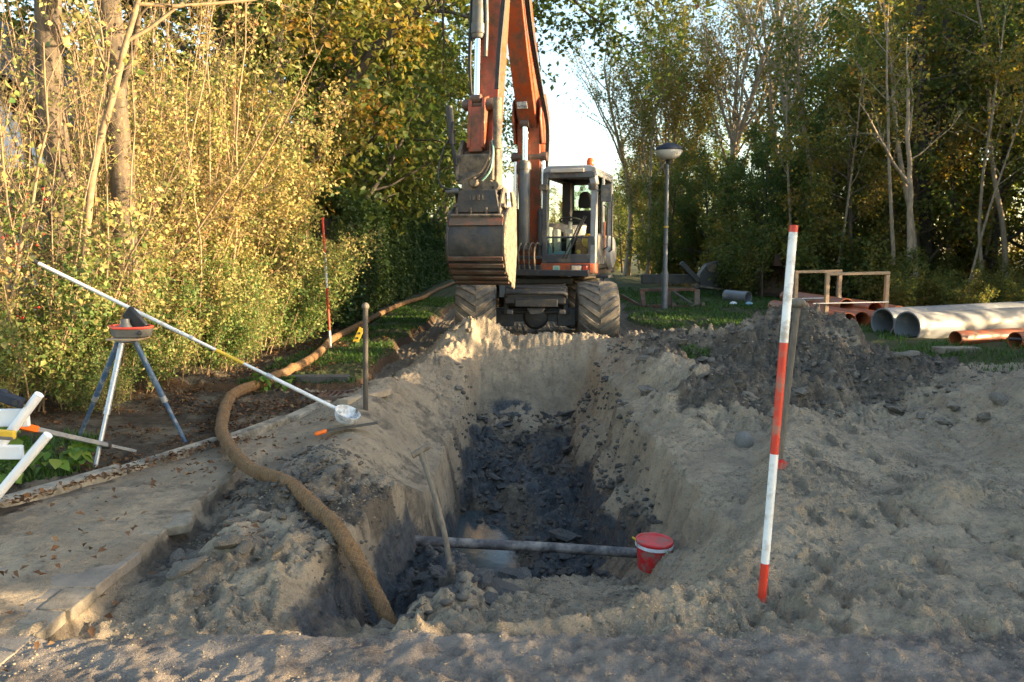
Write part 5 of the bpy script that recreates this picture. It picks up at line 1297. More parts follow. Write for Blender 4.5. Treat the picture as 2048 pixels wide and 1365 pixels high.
# tiltrotator
b = UB(); b.prism([(RB - .30, s, z) for s, z in ((2.92, 3.02), (3.1, 3.08), (3.3, 2.85), (3.36, 2.5), (2.9, 2.45))], (.05, 0, 0)); b.prism([(RB + .20, s, z) for s, z in ((2.92, 3.02), (3.1, 3.08), (3.3, 2.85), (3.36, 2.5), (2.9, 2.45))], (.05, 0, 0)); b.box((RB - .03, 3.28, 2.68), (.46, .06, .34), (-.2, 0, 0)); b.box((RB - .03, 3.12, 2.52), (.5, .42, .14)); b.build('tilt_frame', M['mudsteel'], ex, bevel=.012)
b = UB(); b.prism([(RB + .02 + x, 3.34, z) for x, z in ((-.16, 2.60), (.12, 2.60), (.26, 2.42), (.24, 2.28), (-.2, 2.28), (-.24, 2.42))], (0, -.44, 0)); b.lathe((RB - .02, 3.40, 2.47), (0, -1, 0), [(0, .05), (.02, .075), (.1, .075)], 16); b.build('rotator_body', M['mudsteel'], ex, bevel=.015)
b = UB(); b.lathe((RB + .03, 3.1, 2.22), (0, 0, 1), [(0, .30), (.08, .30)], 30)
for q in range(30):
    a = 2 * math.pi * q / 30; b.box((RB + .03 + .305 * math.cos(a), 3.1 + .305 * math.sin(a), 2.26), (.03, .03, .07), (0, 0, a))
b.build('slewing_ring', M['mudsteel'], ex)
b = UB(); b.tube([(RB - .42, 3.24, 3.52), (RB - .38, 3.24, 3.0)], .052, 12); b.tube([(RB - .38, 3.24, 3.0), (RB - .30, 3.24, 2.5)], .026, 10); b.build('tilt_ram', M['blackplastic'], ex)
b = UB(); b.tube([(RB + .275, 3.22, 3.60), (RB + .275, 3.24, 2.92)], .058, 14); b.tube([(RB + .27, 3.24, 2.92), (RB + .27, 3.26, 2.42)], .028, 10); b.lathe((RB + .27, 3.34, 2.42), (0, -1, 0), [(0, .06), (.12, .06)], 14); b.build('tilt_ram', M['mudsteel'], ex)
hosep([(RB - .39, 3.28, 3.1), (RB - .5, 3.3, 2.9), (RB - .56, 3.32, 2.6), (RB - .5, 3.34, 2.42), (RB - .36, 3.3, 2.38)], .013)
hosep([(RB - .34, 3.28, 3.3), (RB - .36, 3.3, 3.05), (RB - .30, 3.32, 2.85), (RB - .28, 3.34, 2.7)], .016)
hosep([(RB + .16, 3.15, 3.02), (RB + .24, 3.34, 2.84), (RB + .16, 3.4, 2.6), (RB + .02, 3.4, 2.5)], .014)
hosep([(RB + .19, 3.2, 3.04), (RB + .26, 3.36, 2.86), (RB + .24, 3.42, 2.62), (RB + .12, 3.42, 2.48)], .013, 'emblem')
hosep([(RB + .14, 3.12, 3.04), (RB + .20, 3.36, 2.8), (RB + .1, 3.42, 2.6), (RB - .1, 3.4, 2.5)], .012, 'wire')
b = UB(); b.lathe((RB - .46, 3.28, 2.36), (1, 0, 0), [(0, .035), (.2, .045)], 12); b.build('hose_coupling', M['galv'], ex)
# bucket, turned a little on its rotator
BR, BW = .13, .77
Ud = U
BT = R(-4)
def UB():
    def q(p):
        a, s, z = p; a -= BR; s -= 3.1
        return Ud((BR + a * math.cos(BT) - s * math.sin(BT), 3.1 + a * math.sin(BT) + s * math.cos(BT), z))
    return MB(q)
prof = [(3.02, 2.14), (3.26, 2.12), (3.42, 2.02), (3.52, 1.86), (3.57, 1.66), (3.53, 1.45), (3.42, 1.27), (3.24, 1.13), (3.02, 1.05)]
def shell(pr, th, r_a, r_b, b):
    inner = []
    for i, (s, z) in enumerate(pr):
        a = pr[max(i - 1, 0)]; c = pr[min(i + 1, len(pr) - 1)]
        t = Vector((c[0] - a[0], c[1] - a[1])).normalized(); nn = Vector((t.y, -t.x))
        inner.append((s + nn.x * th, z + nn.y * th))
    # keep the inside on the machine's side
    if sum(i_[0] for i_ in inner) > sum(p_[0] for p_ in pr): inner = [(2 * s - i_[0], 2 * z - i_[1]) for (s, z), i_ in zip(pr, inner)]
    n_ = len(pr); vs = []
    for r in (r_a, r_b):
        vs += [(r, s, z) for s, z in pr] + [(r, s, z) for s, z in inner]
    fs = []
    for i in range(n_ - 1):
        fs += [(i, i + 1, 2 * n_ + i + 1, 2 * n_ + i), (n_ + i, 3 * n_ + i, 3 * n_ + i + 1, n_ + i + 1), (i, n_ + i, n_ + i + 1, i + 1), (2 * n_ + i, 2 * n_ + i + 1, 3 * n_ + i + 1, 3 * n_ + i)]
    for i in (0, n_ - 1): fs.append((i, 2 * n_ + i, 3 * n_ + i, n_ + i))
    b.add(vs, fs)
bk = bpy.data.objects.new('bucket', None); COL.objects.link(bk); bk.parent = ex; ORG[bk.name] = ORG[ex.name]
b = UB(); shell(prof, .025, BR - BW / 2, BR + BW / 2, b); b.build('bucket_back', M['bucketsteel'], bk)
for sd_ in (-1, 1):
    b = UB(); rr = BR + sd_ * (BW / 2 + .012)
    out = [(s + .015, z) for s, z in prof] + [(2.93, 1.03), (2.80, 1.5), (2.84, 2.2), (2.98, 2.36), (3.14, 2.34)]
    b.prism([(rr - .016, s, z) for s, z in out], (.032, 0, 0)); b.build('side_plate', M['drymud'] if sd_ > 0 else M['bucketsteel'], bk, bevel=.006)
b = UB(); b.box((BR, 3.46, 1.985), (BW - .04, .10, .03), (.9, 0, 0)); b.box((BR, 3.30, 2.14), (BW - .03, .14, .05), (.25, 0, 0)); b.build('top_rib', M['mudsteel'], bk, bevel=.008)
b = UB(); b.prism([(BR + x, 3.40, z) for x, z in ((-.27, 2.36), (.25, 2.36), (.30, 2.06), (-.32, 2.06))], (0, -.05, 0)); b.build('mount_plate', M['bucketsteel'], bk, bevel=.006)
for r_ in (-.30, -.1, .12, .30):
    b = UB(); b.prism([(BR + r_ - .015, s, z) for s, z in ((3.0, 2.4), (3.2, 2.4), (3.42, 2.1), (3.40, 2.0), (3.0, 2.1))], (.03, 0, 0)); b.build('mount_ear', M['mudsteel'], bk, bevel=.005)
b = UB(); b.lathe((BR - .46, 3.25, 2.02), (1, 0, 0), [(0, .08), (.07, .09)], 16); b.lathe((BR - .46, 3.4, 1.72), (1, 0, 0), [(0, .055), (.06, .06)], 16); b.build('side_lug', M['mudsteel'], bk)
for (s, z, a) in ((3.565, 1.43, .25), (3.50, 1.335, .6), (3.42, 1.245, .8), (3.32, 1.165, .95), (3.19, 1.095, 1.15)):
    b = UB(); b.box((BR, s, z), (BW, .03, .055), (-a, 0, 0)); b.build('wear_strip', M['rust'], bk, bevel=.004)
b = UB(); b.box((BR, 3.492, 1.945), (BW - .02, .02, .16), (.55, 0, 0)); b.build('worn_paint_band', M['orange_dirty'], bk)
b = UB()
for q in range(46):   # mud caked on the lit edge
    t = prng.uniform(0, 1) * (len(prof) - 1); i = min(int(t), len(prof) - 2); f = t - i
    s = prof[i][0] * (1 - f) + prof[i + 1][0] * f; z = prof[i][1] * (1 - f) + prof[i + 1][1] * f
    b.sphere((BR + BW / 2 + .025, s - prng.uniform(-.02, .10), z + prng.uniform(-.03, .03)), prng.uniform(.012, .035), 7, 5, (.5, 1, 1.3))
mo = b.build('caked_mud', M['drymud'], bk); tag(mo, kind='stuff')
def UB(): return MB(U)
# pipes and hoses between boom and cab
for q in range(4):
    r_ = .02 + .09 * q
    hosep([(r_, .92, 1.15), (r_, 1.0, 1.35), (r_, 1.0, 1.55), (r_ + .03, .94, 1.66), (r_ + .06, .84, 1.62), (r_ + .07, .76, 1.5)], .014, 'mudsteel', 'steel_pipe')
b = UB(); b.box((.17, .86, 1.42), (.42, .06, .06)); b.box((.17, .86, 1.24), (.5, .1, .12)); b.build('valve_block', CBd, ex, bevel=.01)
# small things kept in the cab
o = UB(); o.sphere((1.13, .70, 1.70), .105, 18, 12, (1, .7, 1.1)); o.lathe((1.15, .70, 1.60), (0, 0, -1), [(0, .05), (.05, .015), (.2, .008)], 10); oo = o.build('balloon', M['helmet'], None); tag(oo, 'round yellow balloon hanging inside the cab windscreen', 'balloon')
o = UB(); o.lathe((.47, .74, 1.30), (0, 0, 1), [(0, .035), (.24, .035), (.28, .015), (.31, .015)], 14); tag(o.build('bottle', M['bottleblue'], None), 'pale blue bottle standing in the lower left corner of the cab window', 'bottle')
o = UB(); o.sphere((.66, .66, 1.43), .10, 10, 7, (1.9, 1, 1)); tag(o.build('plastic_bag', M['bottleblue'], None), 'crumpled bluish plastic bag on the cab floor', 'bag')
o = UB(); o.sphere((.98, .74, 1.52), .035, 10, 8); o.sphere((.98, .74, 1.45), .045, 10, 8, (1, 1, 1.2)); o.box((.95, .74, 1.39), (.1, .08, .1)); tag(o.build('toy_figure', M['yellow'], None, bevel=.01), 'small yellow toy figure at the foot of the cab windscreen', 'toy')
# ---------------------------------------------------------------- street furniture, pipes, tools
def catmull(P, k=8):
    P = [Vector(p) for p in P]; out = []
    for i in range(len(P) - 1):
        p0 = P[max(i - 1, 0)]; p1 = P[i]; p2 = P[i + 1]; p3 = P[min(i + 2, len(P) - 1)]
        for q in range(k):
            t = q / k
            out.append(.5 * ((2 * p1) + (p2 - p0) * t + (2 * p0 - 5 * p1 + 4 * p2 - p3) * t * t + (3 * p1 - p0 - 3 * p2 + p3) * t ** 3))
    out.append(P[-1]); return out

# lamp post
lz = gz(3.8, 19.83)
lp = thing('street_lamp', 'grey lamp post with mushroom-shaped opal lantern standing on the grass', 'lamp post', (3.8, 19.83, lz))
b = MB(); b.lathe((3.8, 19.83, lz - .2), (0, 0, 1), [(0, .08), (1.12, .08), (1.16, .056), (2.4, .048), (3.85, .040)], 18); b.build('post', M['galv'], lp)
b = MB(); b.lathe((3.83, 19.83, lz + 3.56), (0, 0, 1), [(0, .06), (.1, .075), (.12, .09)], 18); b.build('collar', M['blackplastic'], lp)
b = MB(); b.lathe((3.83, 19.83, lz + 3.67), (0, 0, 1), [(0, .12), (.04, .2), (.11, .29), (.19, .325), (.21, .33)], 28); b.build('lantern_bowl', M['lamp_glass'], lp)
b = MB(); b.lathe((3.83, 19.83, lz + 3.88), (0, 0, 1), [(0, .337), (.03, .337), (.10, .28), (.15, .19), (.19, .06)], 28); b.build('lantern_cap', M['lamp_cap'], lp)
b = MB(); b.lathe((3.8, 19.83, lz + 2.02), (0, 0, 1), [(0, .061), (.04, .061)], 16); b.build('sticker', M['yellow'], lp)
b = MB(); b.lathe((3.8, 19.83, lz + 1.60), (0, 0, 1), [(0, .062), (.03, .062)], 16); b.build('sticker', M['rust'], lp)

# ranging poles
def ranging_pole(base, top, rad, bands, label, loc):
    t = thing('ranging_pole', label, 'survey pole', loc, 'red and white ranging poles')
    a, b_ = Vector(base), Vector(top); d = (b_ - a).normalized()
    z = 0
    for k, (ln, c) in enumerate(bands):
        m_ = MB(); e0 = a + d * z; e1 = a + d * (z + ln)
        m_.tube([e0, e1], rad, 20)
        m_.build('red_band' if c == 'r' else 'white_band', M['polered' if c == 'r' else 'polewhite'], t)
        z += ln
    m_ = MB(); m_.tube([a, a - d * .28], [rad * .9, .002], 14); m_.build('steel_tip', M['galv'], t)
    return t
zb = gz(1.13, 3.45)
ranging_pole((1.13, 3.45, zb - .03), (1.235, 3.52, zb + 1.72), .0185, [(.20, 'r'), (.5, 'w'), (.5, 'r'), (.485, 'w'), (.03, 'r')], 'red and white ranging pole stuck in the near sand on the right', (1.13, 3.45, zb))
zb = gz(-2.63, 11.46)
ranging_pole((-2.63, 11.46, zb - .02), (-2.69, 11.42, zb + 2.0), .0165, [(.25, 'w'), (.62, 'r'), (.5, 'w'), (.5, 'r')], 'red and white ranging pole standing on the far verge in front of the thicket', (-2.63, 11.46, zb))

# spades and stakes
zb = gz(-.33, 4.15)
t = thing('spade', 'long-handled spade with a T grip stuck in the clay beside the hose', 'spade', (-.33, 4.15, zb))
pts = catmull([(-.33, 4.15, zb + .02), (-.36, 4.2, zb + .25), (-.43, 4.3, zb + .48), (-.52, 4.42, zb + .70)]); b = MB(); b.tube(pts, [.016] * len(pts), 12); b.build('handle', M['wood'], t)
b = MB(); b.tube([(-.565, 4.40, zb + .68), (-.475, 4.44, zb + .725)], .018, 12); b.build('grip', M['wood'], t)
b = MB(); b.prism([(-.40, 4.15, zb + .07), (-.26, 4.15, zb + .07), (-.27, 4.12, zb - .12), (-.33, 4.11, zb - .2), (-.39, 4.12, zb - .12)], (0, .012, 0)); b.tube([(-.33, 4.15, zb + .15), (-.33, 4.145, zb - .02)], .024, 10); b.build('blade', M['mudsteel'], t)
zb = gz(1.72, 5.0)
t = thing('spade', 'upright spade with rounded grip and red socket behind the near ranging pole', 'spade', (1.72, 5.0, zb))
b = MB(); b.tube([(1.715, 5.0, zb + .0), (1.80, 5.02, zb + 1.02)], .021, 12); b.build('handle', M['wood'], t)
b = MB(); b.sphere((1.805, 5.02, zb + 1.05), .045, 14, 9, (1.15, 1, .75)); b.build('grip', M['wood'], t)
b = MB(); b.tube([(1.71, 4.99, zb - .05), (1.715, 4.99, zb + .05)], .026, 12); b.box((1.735, 4.985, zb + .02), (.05, .02, .05), (0, .5, 0)); b.build('socket', M['red'], t)
zb = gz(-1.30, 6.95)
t = thing('digging_bar', 'upright dark wooden bar with a round knob on the left bank', 'bar', (-1.30, 6.95, zb))
b = MB(); b.tube([(-1.30, 6.95, zb - .1), (-1.285, 6.97, zb + .9)], .023, 12); b.build('shaft', M['wood_dark'], t)
b = MB(); b.sphere((-1.284, 6.97, zb + .915), .034, 14, 9); b.build('knob', M['wood'], t)

# bucket
bz = gz(.86, 4.72)
t = thing('pail', 'red lidded plastic pail with a white rim on the sand slope', 'bucket', (.86, 4.72, bz))
print('PAIL', [(x, y, round(gz(x, y), 3)) for x in (.7, .8, .85, .95, 1.05) for y in (4.5, 4.6, 4.72, 4.85)])
c0 = Vector((.865, 4.72, -.40)); ax = Vector((.05, -.03, 1)).normalized()
b = MB(); b.lathe(c0, ax, [(0, .088), (.01, .092), (.15, .107)], 32); b.build('body', M['red'], t)
b = MB(); b.lathe(c0 + ax * .143, ax, [(0, .110), (.003, .116), (.022, .117), (.024, .111)], 36); b.build('rim', M['dirtywhite'], t)
b = MB(); b.lathe(c0 + ax * .167, ax, [(0, .115), (.014, .117), (.020, .112), (.020, .103), (.012, .098), (.012, .0)], 36, cap=False); b.build('lid', M['red'], t)
b = MB(); b.bar(c0 + ax * .177 + Vector((-.105, 0, 0)), c0 + ax * .187 + Vector((-.135, 0, .012)), .018, .008); b.build('tab', M['yellow'], t)

# pipe laid across the trench
b = MB(); pts = catmull([(-.82, 5.22, -.40), (-.3, 5.2, -.425), (.3, 5.2, -.455), (.95, 5.2, -.50)]); b.tube(pts, .034, 18); tag(b.build('cross_pipe', M['barwood'], None, base=(0, 5.2, -.45)), 'muddy grey pipe crossing the trench from wall to wall', 'pipe')

# the coir-wrapped hose
def hz_(x, y, r): return (x, y, gz(x, y) + r)
hp = [(-.55, 3.66, -.36), (-.60, 3.70, -.25), (-.67, 3.78, -.16), (-.77, 3.90, -.05), (-.87, 4.02, .04), (-.99, 4.2, .09), (-1.15, 4.42, .10), (-1.44, 4.80, .105), (-1.76, 5.20, .10), (-2.08, 5.76, .09), hz_(-2.36, 6.35, .055), hz_(-2.56, 6.95, .06), hz_(-2.74, 7.55, .06), hz_(-2.80, 8.05, .06), hz_(-2.64, 8.55, .065), hz_(-2.56, 9.3, .065), hz_(-2.56, 10.1, .065), hz_(-2.66, 11.2, .065), hz_(-2.78, 12.2, .065), hz_(-2.80, 13.7, .08), hz_(-2.78, 16.6, .08), hz_(-2.74, 19.6, .08), hz_(-2.45, 22, .08), hz_(-2.6, 26, .08), hz_(-2.4, 32, .08), hz_(-2.2, 38, .08)]
pts = catmull(hp, 7)
for i_, q_ in enumerate(pts):
    if i_ > 30: q_.z = max(q_.z, gz(q_.x, q_.y) + .035)
for _ in range(12):
    for i_ in range(24, 64): pts[i_].z = (pts[i_ - 1].z + 2 * pts[i_].z + pts[i_ + 1].z) / 4
rad = [float(np.interp(i, [0, 50, 70, 100, len(pts)], [.037, .042, .050, .054, .055])) * (1 + .02 * math.sin(i * 1.1)) for i in range(len(pts))]
ht = thing('drain_hose', 'thick brown coir-wrapped hose snaking from the hedge down into the trench', 'hose', hp[8])
b = MB(); b.tube(pts, rad, 16); b.build('sleeve', M['coir'], ht)
# netting around the near end
dist = [0]
for a_, b_ in zip(pts[:-1], pts[1:]): dist.append(dist[-1] + (b_ - a_).length)
fr = []; u = None
for i, q in enumerate(pts):
    d = (pts[min(i + 1, len(pts) - 1)] - pts[max(i - 1, 0)]).normalized()
    if u is None: u = basis(d)[0]
    u = (u - d * u.dot(d)).normalized(); fr.append((u.copy(), d.cross(u)))
def on_hose(s, a):
    i = int(np.searchsorted(dist, s)) - 1; i = max(0, min(i, len(pts) - 2)); f = (s - dist[i]) / (dist[i + 1] - dist[i])
    q = pts[i].lerp(pts[i + 1], f); r_ = rad[i] * (1 - f) + rad[i + 1] * f + .0012
    return q + (fr[i][0].lerp(fr[i + 1][0], f) * math.cos(a) + fr[i][1].lerp(fr[i + 1][1], f) * math.sin(a)) * r_
net = MB()
for sgn in (-1, 1):
    for q in range(8):
        pl = [on_hose(s, q * 2 * math.pi / 8 + sgn * s * 25) for s in np.arange(.02, 5.4, .022)]
        net.tube(pl, .0010, 3, cap=False)
no = net.build('netting', M['wire'], ht); tag(no, kind='stuff')

# survey tripod with an open instrument case on top
tz = .885
t = thing('tripod', 'blue and silver three-legged survey tripod standing beside the kerb', 'tripod', (-2.9, 5.9, 0))
hd_ = Vector((-2.86, 5.88, tz))
for (px, py, mat_) in ((-2.96, 5.51, 'alu'), (-3.50, 6.28, 'blue'), (-2.60, 6.22, 'blue')):
    foot = Vector((px, py, gz(px, py) - .02)); top = hd_ + (foot - hd_).normalized() * .02 + Vector(((px + 2.86) * .12, (py - 5.9) * .12, 0))
    lg = MB(); mid = top.lerp(foot, .55); lg.tube([top, mid], .021, 10); lg.tube([mid, foot], .016, 10)
    lo_ = lg.build('leg', M[mat_], t)
    sh = MB(); sh.lathe(mid - (foot - top).normalized() * .03, foot - top, [(0, .024), (.05, .024)], 12); sh.build('clamp', M['alu'], lo_)
b = MB(); b.lathe(hd_, (0, 0, 1), [(-.02, .05), (.0, .10), (.02, .10)], 20); b.build('head', M['alu'], t)
t = thing('instrument_case', 'open black instrument case with red-orange edge lying on the tripod', 'case', hd_ + Vector((0, 0, .02)))
zz = tz + .025
def outline(k, dz):
    o_ = [(-.19, .08), (-.17, .13), (-.05, .16), (.10, .14), (.16, .05), (.165, -.04), (.13, -.09), (.05, -.11), (-.07, -.10), (-.13, -.03)]
    return [(hd_.x + .02 + x * k, hd_.y + y * k, dz) for x, y in o_]
b = MB(); n_ = 10
v = outline(.9, zz) + outline(1.0, zz + .065) + outline(.86, zz + .065) + outline(.8, zz + .015)
fs = [tuple(range(n_ - 1, -1, -1))] + [(q * n_ + i, q * n_ + (i + 1) % n_, (q + 1) * n_ + (i + 1) % n_, (q + 1) * n_ + i) for q in range(3) for i in range(n_)] + [tuple(3 * n_ + i for i in range(n_))]
b.add(v, fs); b.build('case_shell', M['casegrey'], t, bevel=.006)
b = MB(); loop = [Vector(p) + Vector((0, 0, .004)) for p in outline(.97, zz + .066)]; b.tube(loop + [loop[0]], .010, 8); b.build('red_edge', M['casered'], t)
b = MB(); b.box((hd_.x + .02, hd_.y - .02, zz - .012), (.24, .2, .012)); b.build('wooden_base', M['lath'], t, bevel=.003)
b = MB(); b.bar((hd_.x - .02, hd_.y + .06, zz + .19), (hd_.x + .11, hd_.y + .04, zz + .05), .11, .035, (0, 1, .4)); b.build('open_lid', M['blackplastic'], t, bevel=.01)
b = MB(); b.lathe((hd_.x - .02, hd_.y + .03, zz + .02), (0, 0, 1), [(0, .05), (.05, .05), (.07, .035), (.11, .03)], 16); b.build('instrument', M['cyl'], t)
b = MB(); b.lathe((hd_.x + .135, hd_.y - .085, zz + .035), (0.6, -1, 0), [(0, .014), (.012, .016), (.02, .010)], 14); b.build('latch', M['blackplastic'], t)

# long white pole with enamel scoop
t = thing('scoop', 'white enamel scoop on a very long white pole lying across the bank', 'scoop', (-1.40, 6.45, .2))
A_ = Vector((-3.93, 6.52, 1.475)); B_ = Vector((-1.42, 6.44, .24)); d = B_ - A_
b = MB(); b.tube([A_ + d * .03, A_ + d * .52], .0165, 12); b.tube([A_ + d * .50, A_ + d * .78], .0135, 12); b.tube([A_ + d * .77, B_ + d * .01], .0165, 12); b.build('pole', M['silver_pole'], t)
b = MB(); b.tube([A_ + d * .60, A_ + d * .69], .0150, 12); b.build('yellow_band', M['yellow'], t)
b = MB(); b.lathe(A_ + d * .515, d, [(0, .021), (.03, .021)], 12); b.lathe(A_ + d * .765, d, [(0, .021), (.05, .021)], 12); b.tube([A_, A_ + d * .01], .015, 10); b.build('joint_sleeve', M['alu'], t)
b = MB(); b.tube([A_ + d * .012, A_ + d * .03], .019, 12); b.build('end_cap', M['blackplastic'], t)
bc = B_ + Vector((.02, -.02, -.01)); axb = Vector((.42, -.25, 1)).normalized()
b = MB(); pr = [(-.085 + .0, .02), (-.08, .05), (-.055, .085), (-.02, .10), (.02, .107), (.02, .101), (-.02, .094), (-.053, .079), (-.074, .045), (-.078, .001)]
b.lathe(bc + Vector((.055, -.03, -.01)), axb, pr, 26, cap=False); b.build('bowl', M['dirtywhite'], t)

# orange-handled trowel, planks, level, drain grate, beam
tz_ = gz(-1.50, 6.25)
t = thing('hand_saw', 'hand tool with bright orange handle lying below the white scoop', 'hand tool', (-1.5, 6.25, tz_))
b = MB(); b.bar((-1.575, 6.22, tz_ + .03), (-1.48, 6.25, tz_ + .055), .05, .03); b.build('handle', M['brightorange'], t, bevel=.012)
b = MB(); b.bar((-1.48, 6.25, tz_ + .055), (-1.10, 6.38, tz_ + .09), .07, .006); b.build('blade', M['wood_dark'], t)
a_, b_ = (-1.52, 7.05, gz(-1.52, 7.05) + .05), (-1.22, 7.7, gz(-1.22, 7.7) + .05)
o = MB().bar(a_, b_, .10, .06).build('plank', M['plank'], None, bevel=.006); tag(o, 'sandy wooden plank leaning on the left bank beside the dark bar', 'plank')
vx, vy = -2.40, 12.35; vz = gz(vx, vy)
t = thing('spirit_level', 'small pale yellow marker with two holes on the far left verge', 'marker', (vx, vy, vz))
b = MB(); b.bar((vx - .05, vy, vz + .0), (vx + .06, vy, vz + .23), .012, .085, (1, 0, 0)); b.build('body', M['yellow'], t, bevel=.004)
b = MB(); b.lathe((vx - .012, vy - .012, vz + .075), (0, 1, 0), [(0, .018), (.024, .018)], 12); b.build('hole', M['blackplastic'], t); b = MB(); b.lathe((vx + .022, vy - .012, vz + .15), (0, 1, 0), [(0, .018), (.024, .018)], 12); b.build('hole', M['blackplastic'], t)
o = MB().box((-2.12, 8.66, gz(-2.1, 8.5) + .04), (.66, .14, .15), (0, 0, .02)).build('kerb_beam', M['beam'], None, bevel=.01); tag(o, 'short dark concrete beam closing the grass verge behind the scoop', 'beam')
gz_ = gz(-1.78, 7.95) + .03
t = thing('drain_grate', 'small iron gully grate at the end of the kerb', 'grate', (-1.78, 7.95, gz_))
b = MB(); 
for (x, y, sx, sy) in ((-1.92, 7.95, .03, .36), (-1.62, 7.95, .03, .36), (-1.77, 8.115, .27, .03), (-1.77, 7.785, .27, .03)): b.box((x, y, gz_), (sx, sy, .04))
b.build('frame', M['rust'], t, bevel=.004)
for k in range(5):
    MB().box((-1.88 + .055 * k, 7.95, gz_ - .004), (.022, .30, .03)).build('bar', M['rust'], t)

# levelling staff and the white trestle at the left edge
t = thing('levelling_staff', 'grey measuring staff with a bright orange grip leaning on the white trestle', 'staff', (-2.86, 5.8, 0))
A_ = Vector((-2.84, 5.86, gz(-2.84, 5.86) + .03)); B_ = Vector((-3.0, 4.72, .50)); d = B_ - A_
b = MB(); b.bar(A_, A_ + d * .28, .034, .022); b.bar(A_ + d * .27, A_ + d * .90, .044, .03); b.build('staff', M['alu'], t, bevel=.003)
b = MB(); b.bar(A_ + d * .86, A_ + d * .99, .055, .042); b.build('orange_grip', M['brightorange'], t, bevel=.004)
b = MB(); b.box(A_ + d * .275, (.06, .03, .05)); b.build('clip', M['blackplastic'], t, bevel=.004)
t = thing('trestle', 'white plastic trestle cut off by the left edge of the picture', 'trestle', (-2.8, 4.3, 0))
b = MB()
b.tube([(-2.60, 4.32, .76), (-2.82, 4.32, .49), (-3.2, 4.34, .02)], .025, 16); b.build('leg', M['white'], t)
b = MB(); b.tube([(-2.525, 4.25, .55), (-2.80, 4.25, .24), (-3.0, 4.28, .02)], .025, 16); b.build('leg', M['white'], t)
b = MB(); b.tube([(-3.5, 4.34, .755), (-3.62, 4.34, .02)], .025, 16); b.build('leg', M['white'], t)
b = MB(); b.tube([(-3.45, 4.25, .55), (-3.7, 4.28, .02)], .025, 16); b.build('leg', M['white'], t)
b = MB(); b.box((-3.12, 4.36, .62), (.86, .03, .10)); b.box((-3.10, 4.30, .44), (.80, .03, .08)); b.build('crosspiece', M['white'], t, bevel=.008)
t = thing('level', 'yellow spirit level resting on the white trestle', 'spirit level', (-2.9, 4.2, .55))
b = MB(); b.bar((-3.45, 4.15, .64), (-2.66, 4.18, .565), .03, .045); b.build('body', M['yellow'], t, bevel=.006)
b = MB(); b.bar((-3.44, 4.146, .622), (-2.665, 4.176, .547), .034, .018); b.build('lower_edge', M['casegrey'], t, bevel=.003)
t = thing('clamp', 'grey plastic clamp on top of the white trestle', 'clamp', (-2.66, 4.3, .78))
b = MB(); b.box((-2.735, 4.29, .735), (.12, .05, .055), (0, .35, 0)); b.box((-2.78, 4.29, .765), (.04, .04, .055), (0, .35, 0)); b.build('body', M['lamp_cap'], t, bevel=.008)
b = MB(); b.lathe((-2.70, 4.262, .725), (0, -1, 0), [(0, .014), (.008, .014)], 12); b.build('screw', M['blackplastic'], t)

# pipes: orange bundle in its timber frames
def pvc(a, b_, ro, mat, label, group=None, bell=0.0, name='orange_pipe'):
    o = MB(); o.pipe(a, b_, ro, ro * .90, 32, bell=bell, bell_len=.14)
    x = o.build(name, mat, None, base=a); tag(x, label, 'pipe', group); return x
for (a, b_, lab) in (((6.42, 15.15, .20), (6.26, 19.0, .20), 'leftmost orange pipe of the row beneath the timber frames'), ((6.72, 15.25, .22), (6.55, 19.0, .22), 'orange pipe just inside the left post of the near timber frame'),
                     ((7.045, 14.95, .22), (6.85, 19.0, .22), 'big orange pipe reaching furthest forward under the frame'), ((7.215, 15.8, .36), (7.05, 19.5, .36), 'orange pipe set back behind the foremost one'),
                     ((7.60, 15.6, .30), (7.42, 19.5, .30), 'rightmost orange pipe of the row, beside the grey pipes'), ((6.86, 16.3, .40), (6.74, 19.6, .40), 'upper orange pipe on top of the bundle')):
    pvc(a, b_, .158, M['pvc_orange'], lab, 'orange drain pipes in the bundle')
for (x0, x1, y, lab) in ((6.22, 7.40, 15.75, 'near timber frame holding the orange pipes'), (6.12, 7.06, 17.2, 'far timber frame holding the orange pipes')):
    t = thing('timber_frame', lab, 'frame', ((x0 + x1) / 2, y, .05), 'timber frames round the pipes')
    for x in (x0, x1): MB().box((x, y, .53), (.07, .09, 1.06)).build('post', M['lath'], t, bevel=.005)
    MB().box(((x0 + x1) / 2, y, 1.085), (x1 - x0 + .07, .09, .055), (0, -.02, 0)).build('top_rail', M['lath'], t, bevel=.005)
    MB().box(((x0 + x1) / 2, y, .02), (x1 - x0 + .07, .09, .06)).build('bottom_rail', M['lath'], t, bevel=.005)
    MB().bar((x0 - .3, y - .1, .50), (x1 + .02, y - .06, .53), .06, .012).build('strap', M['strap'], t)
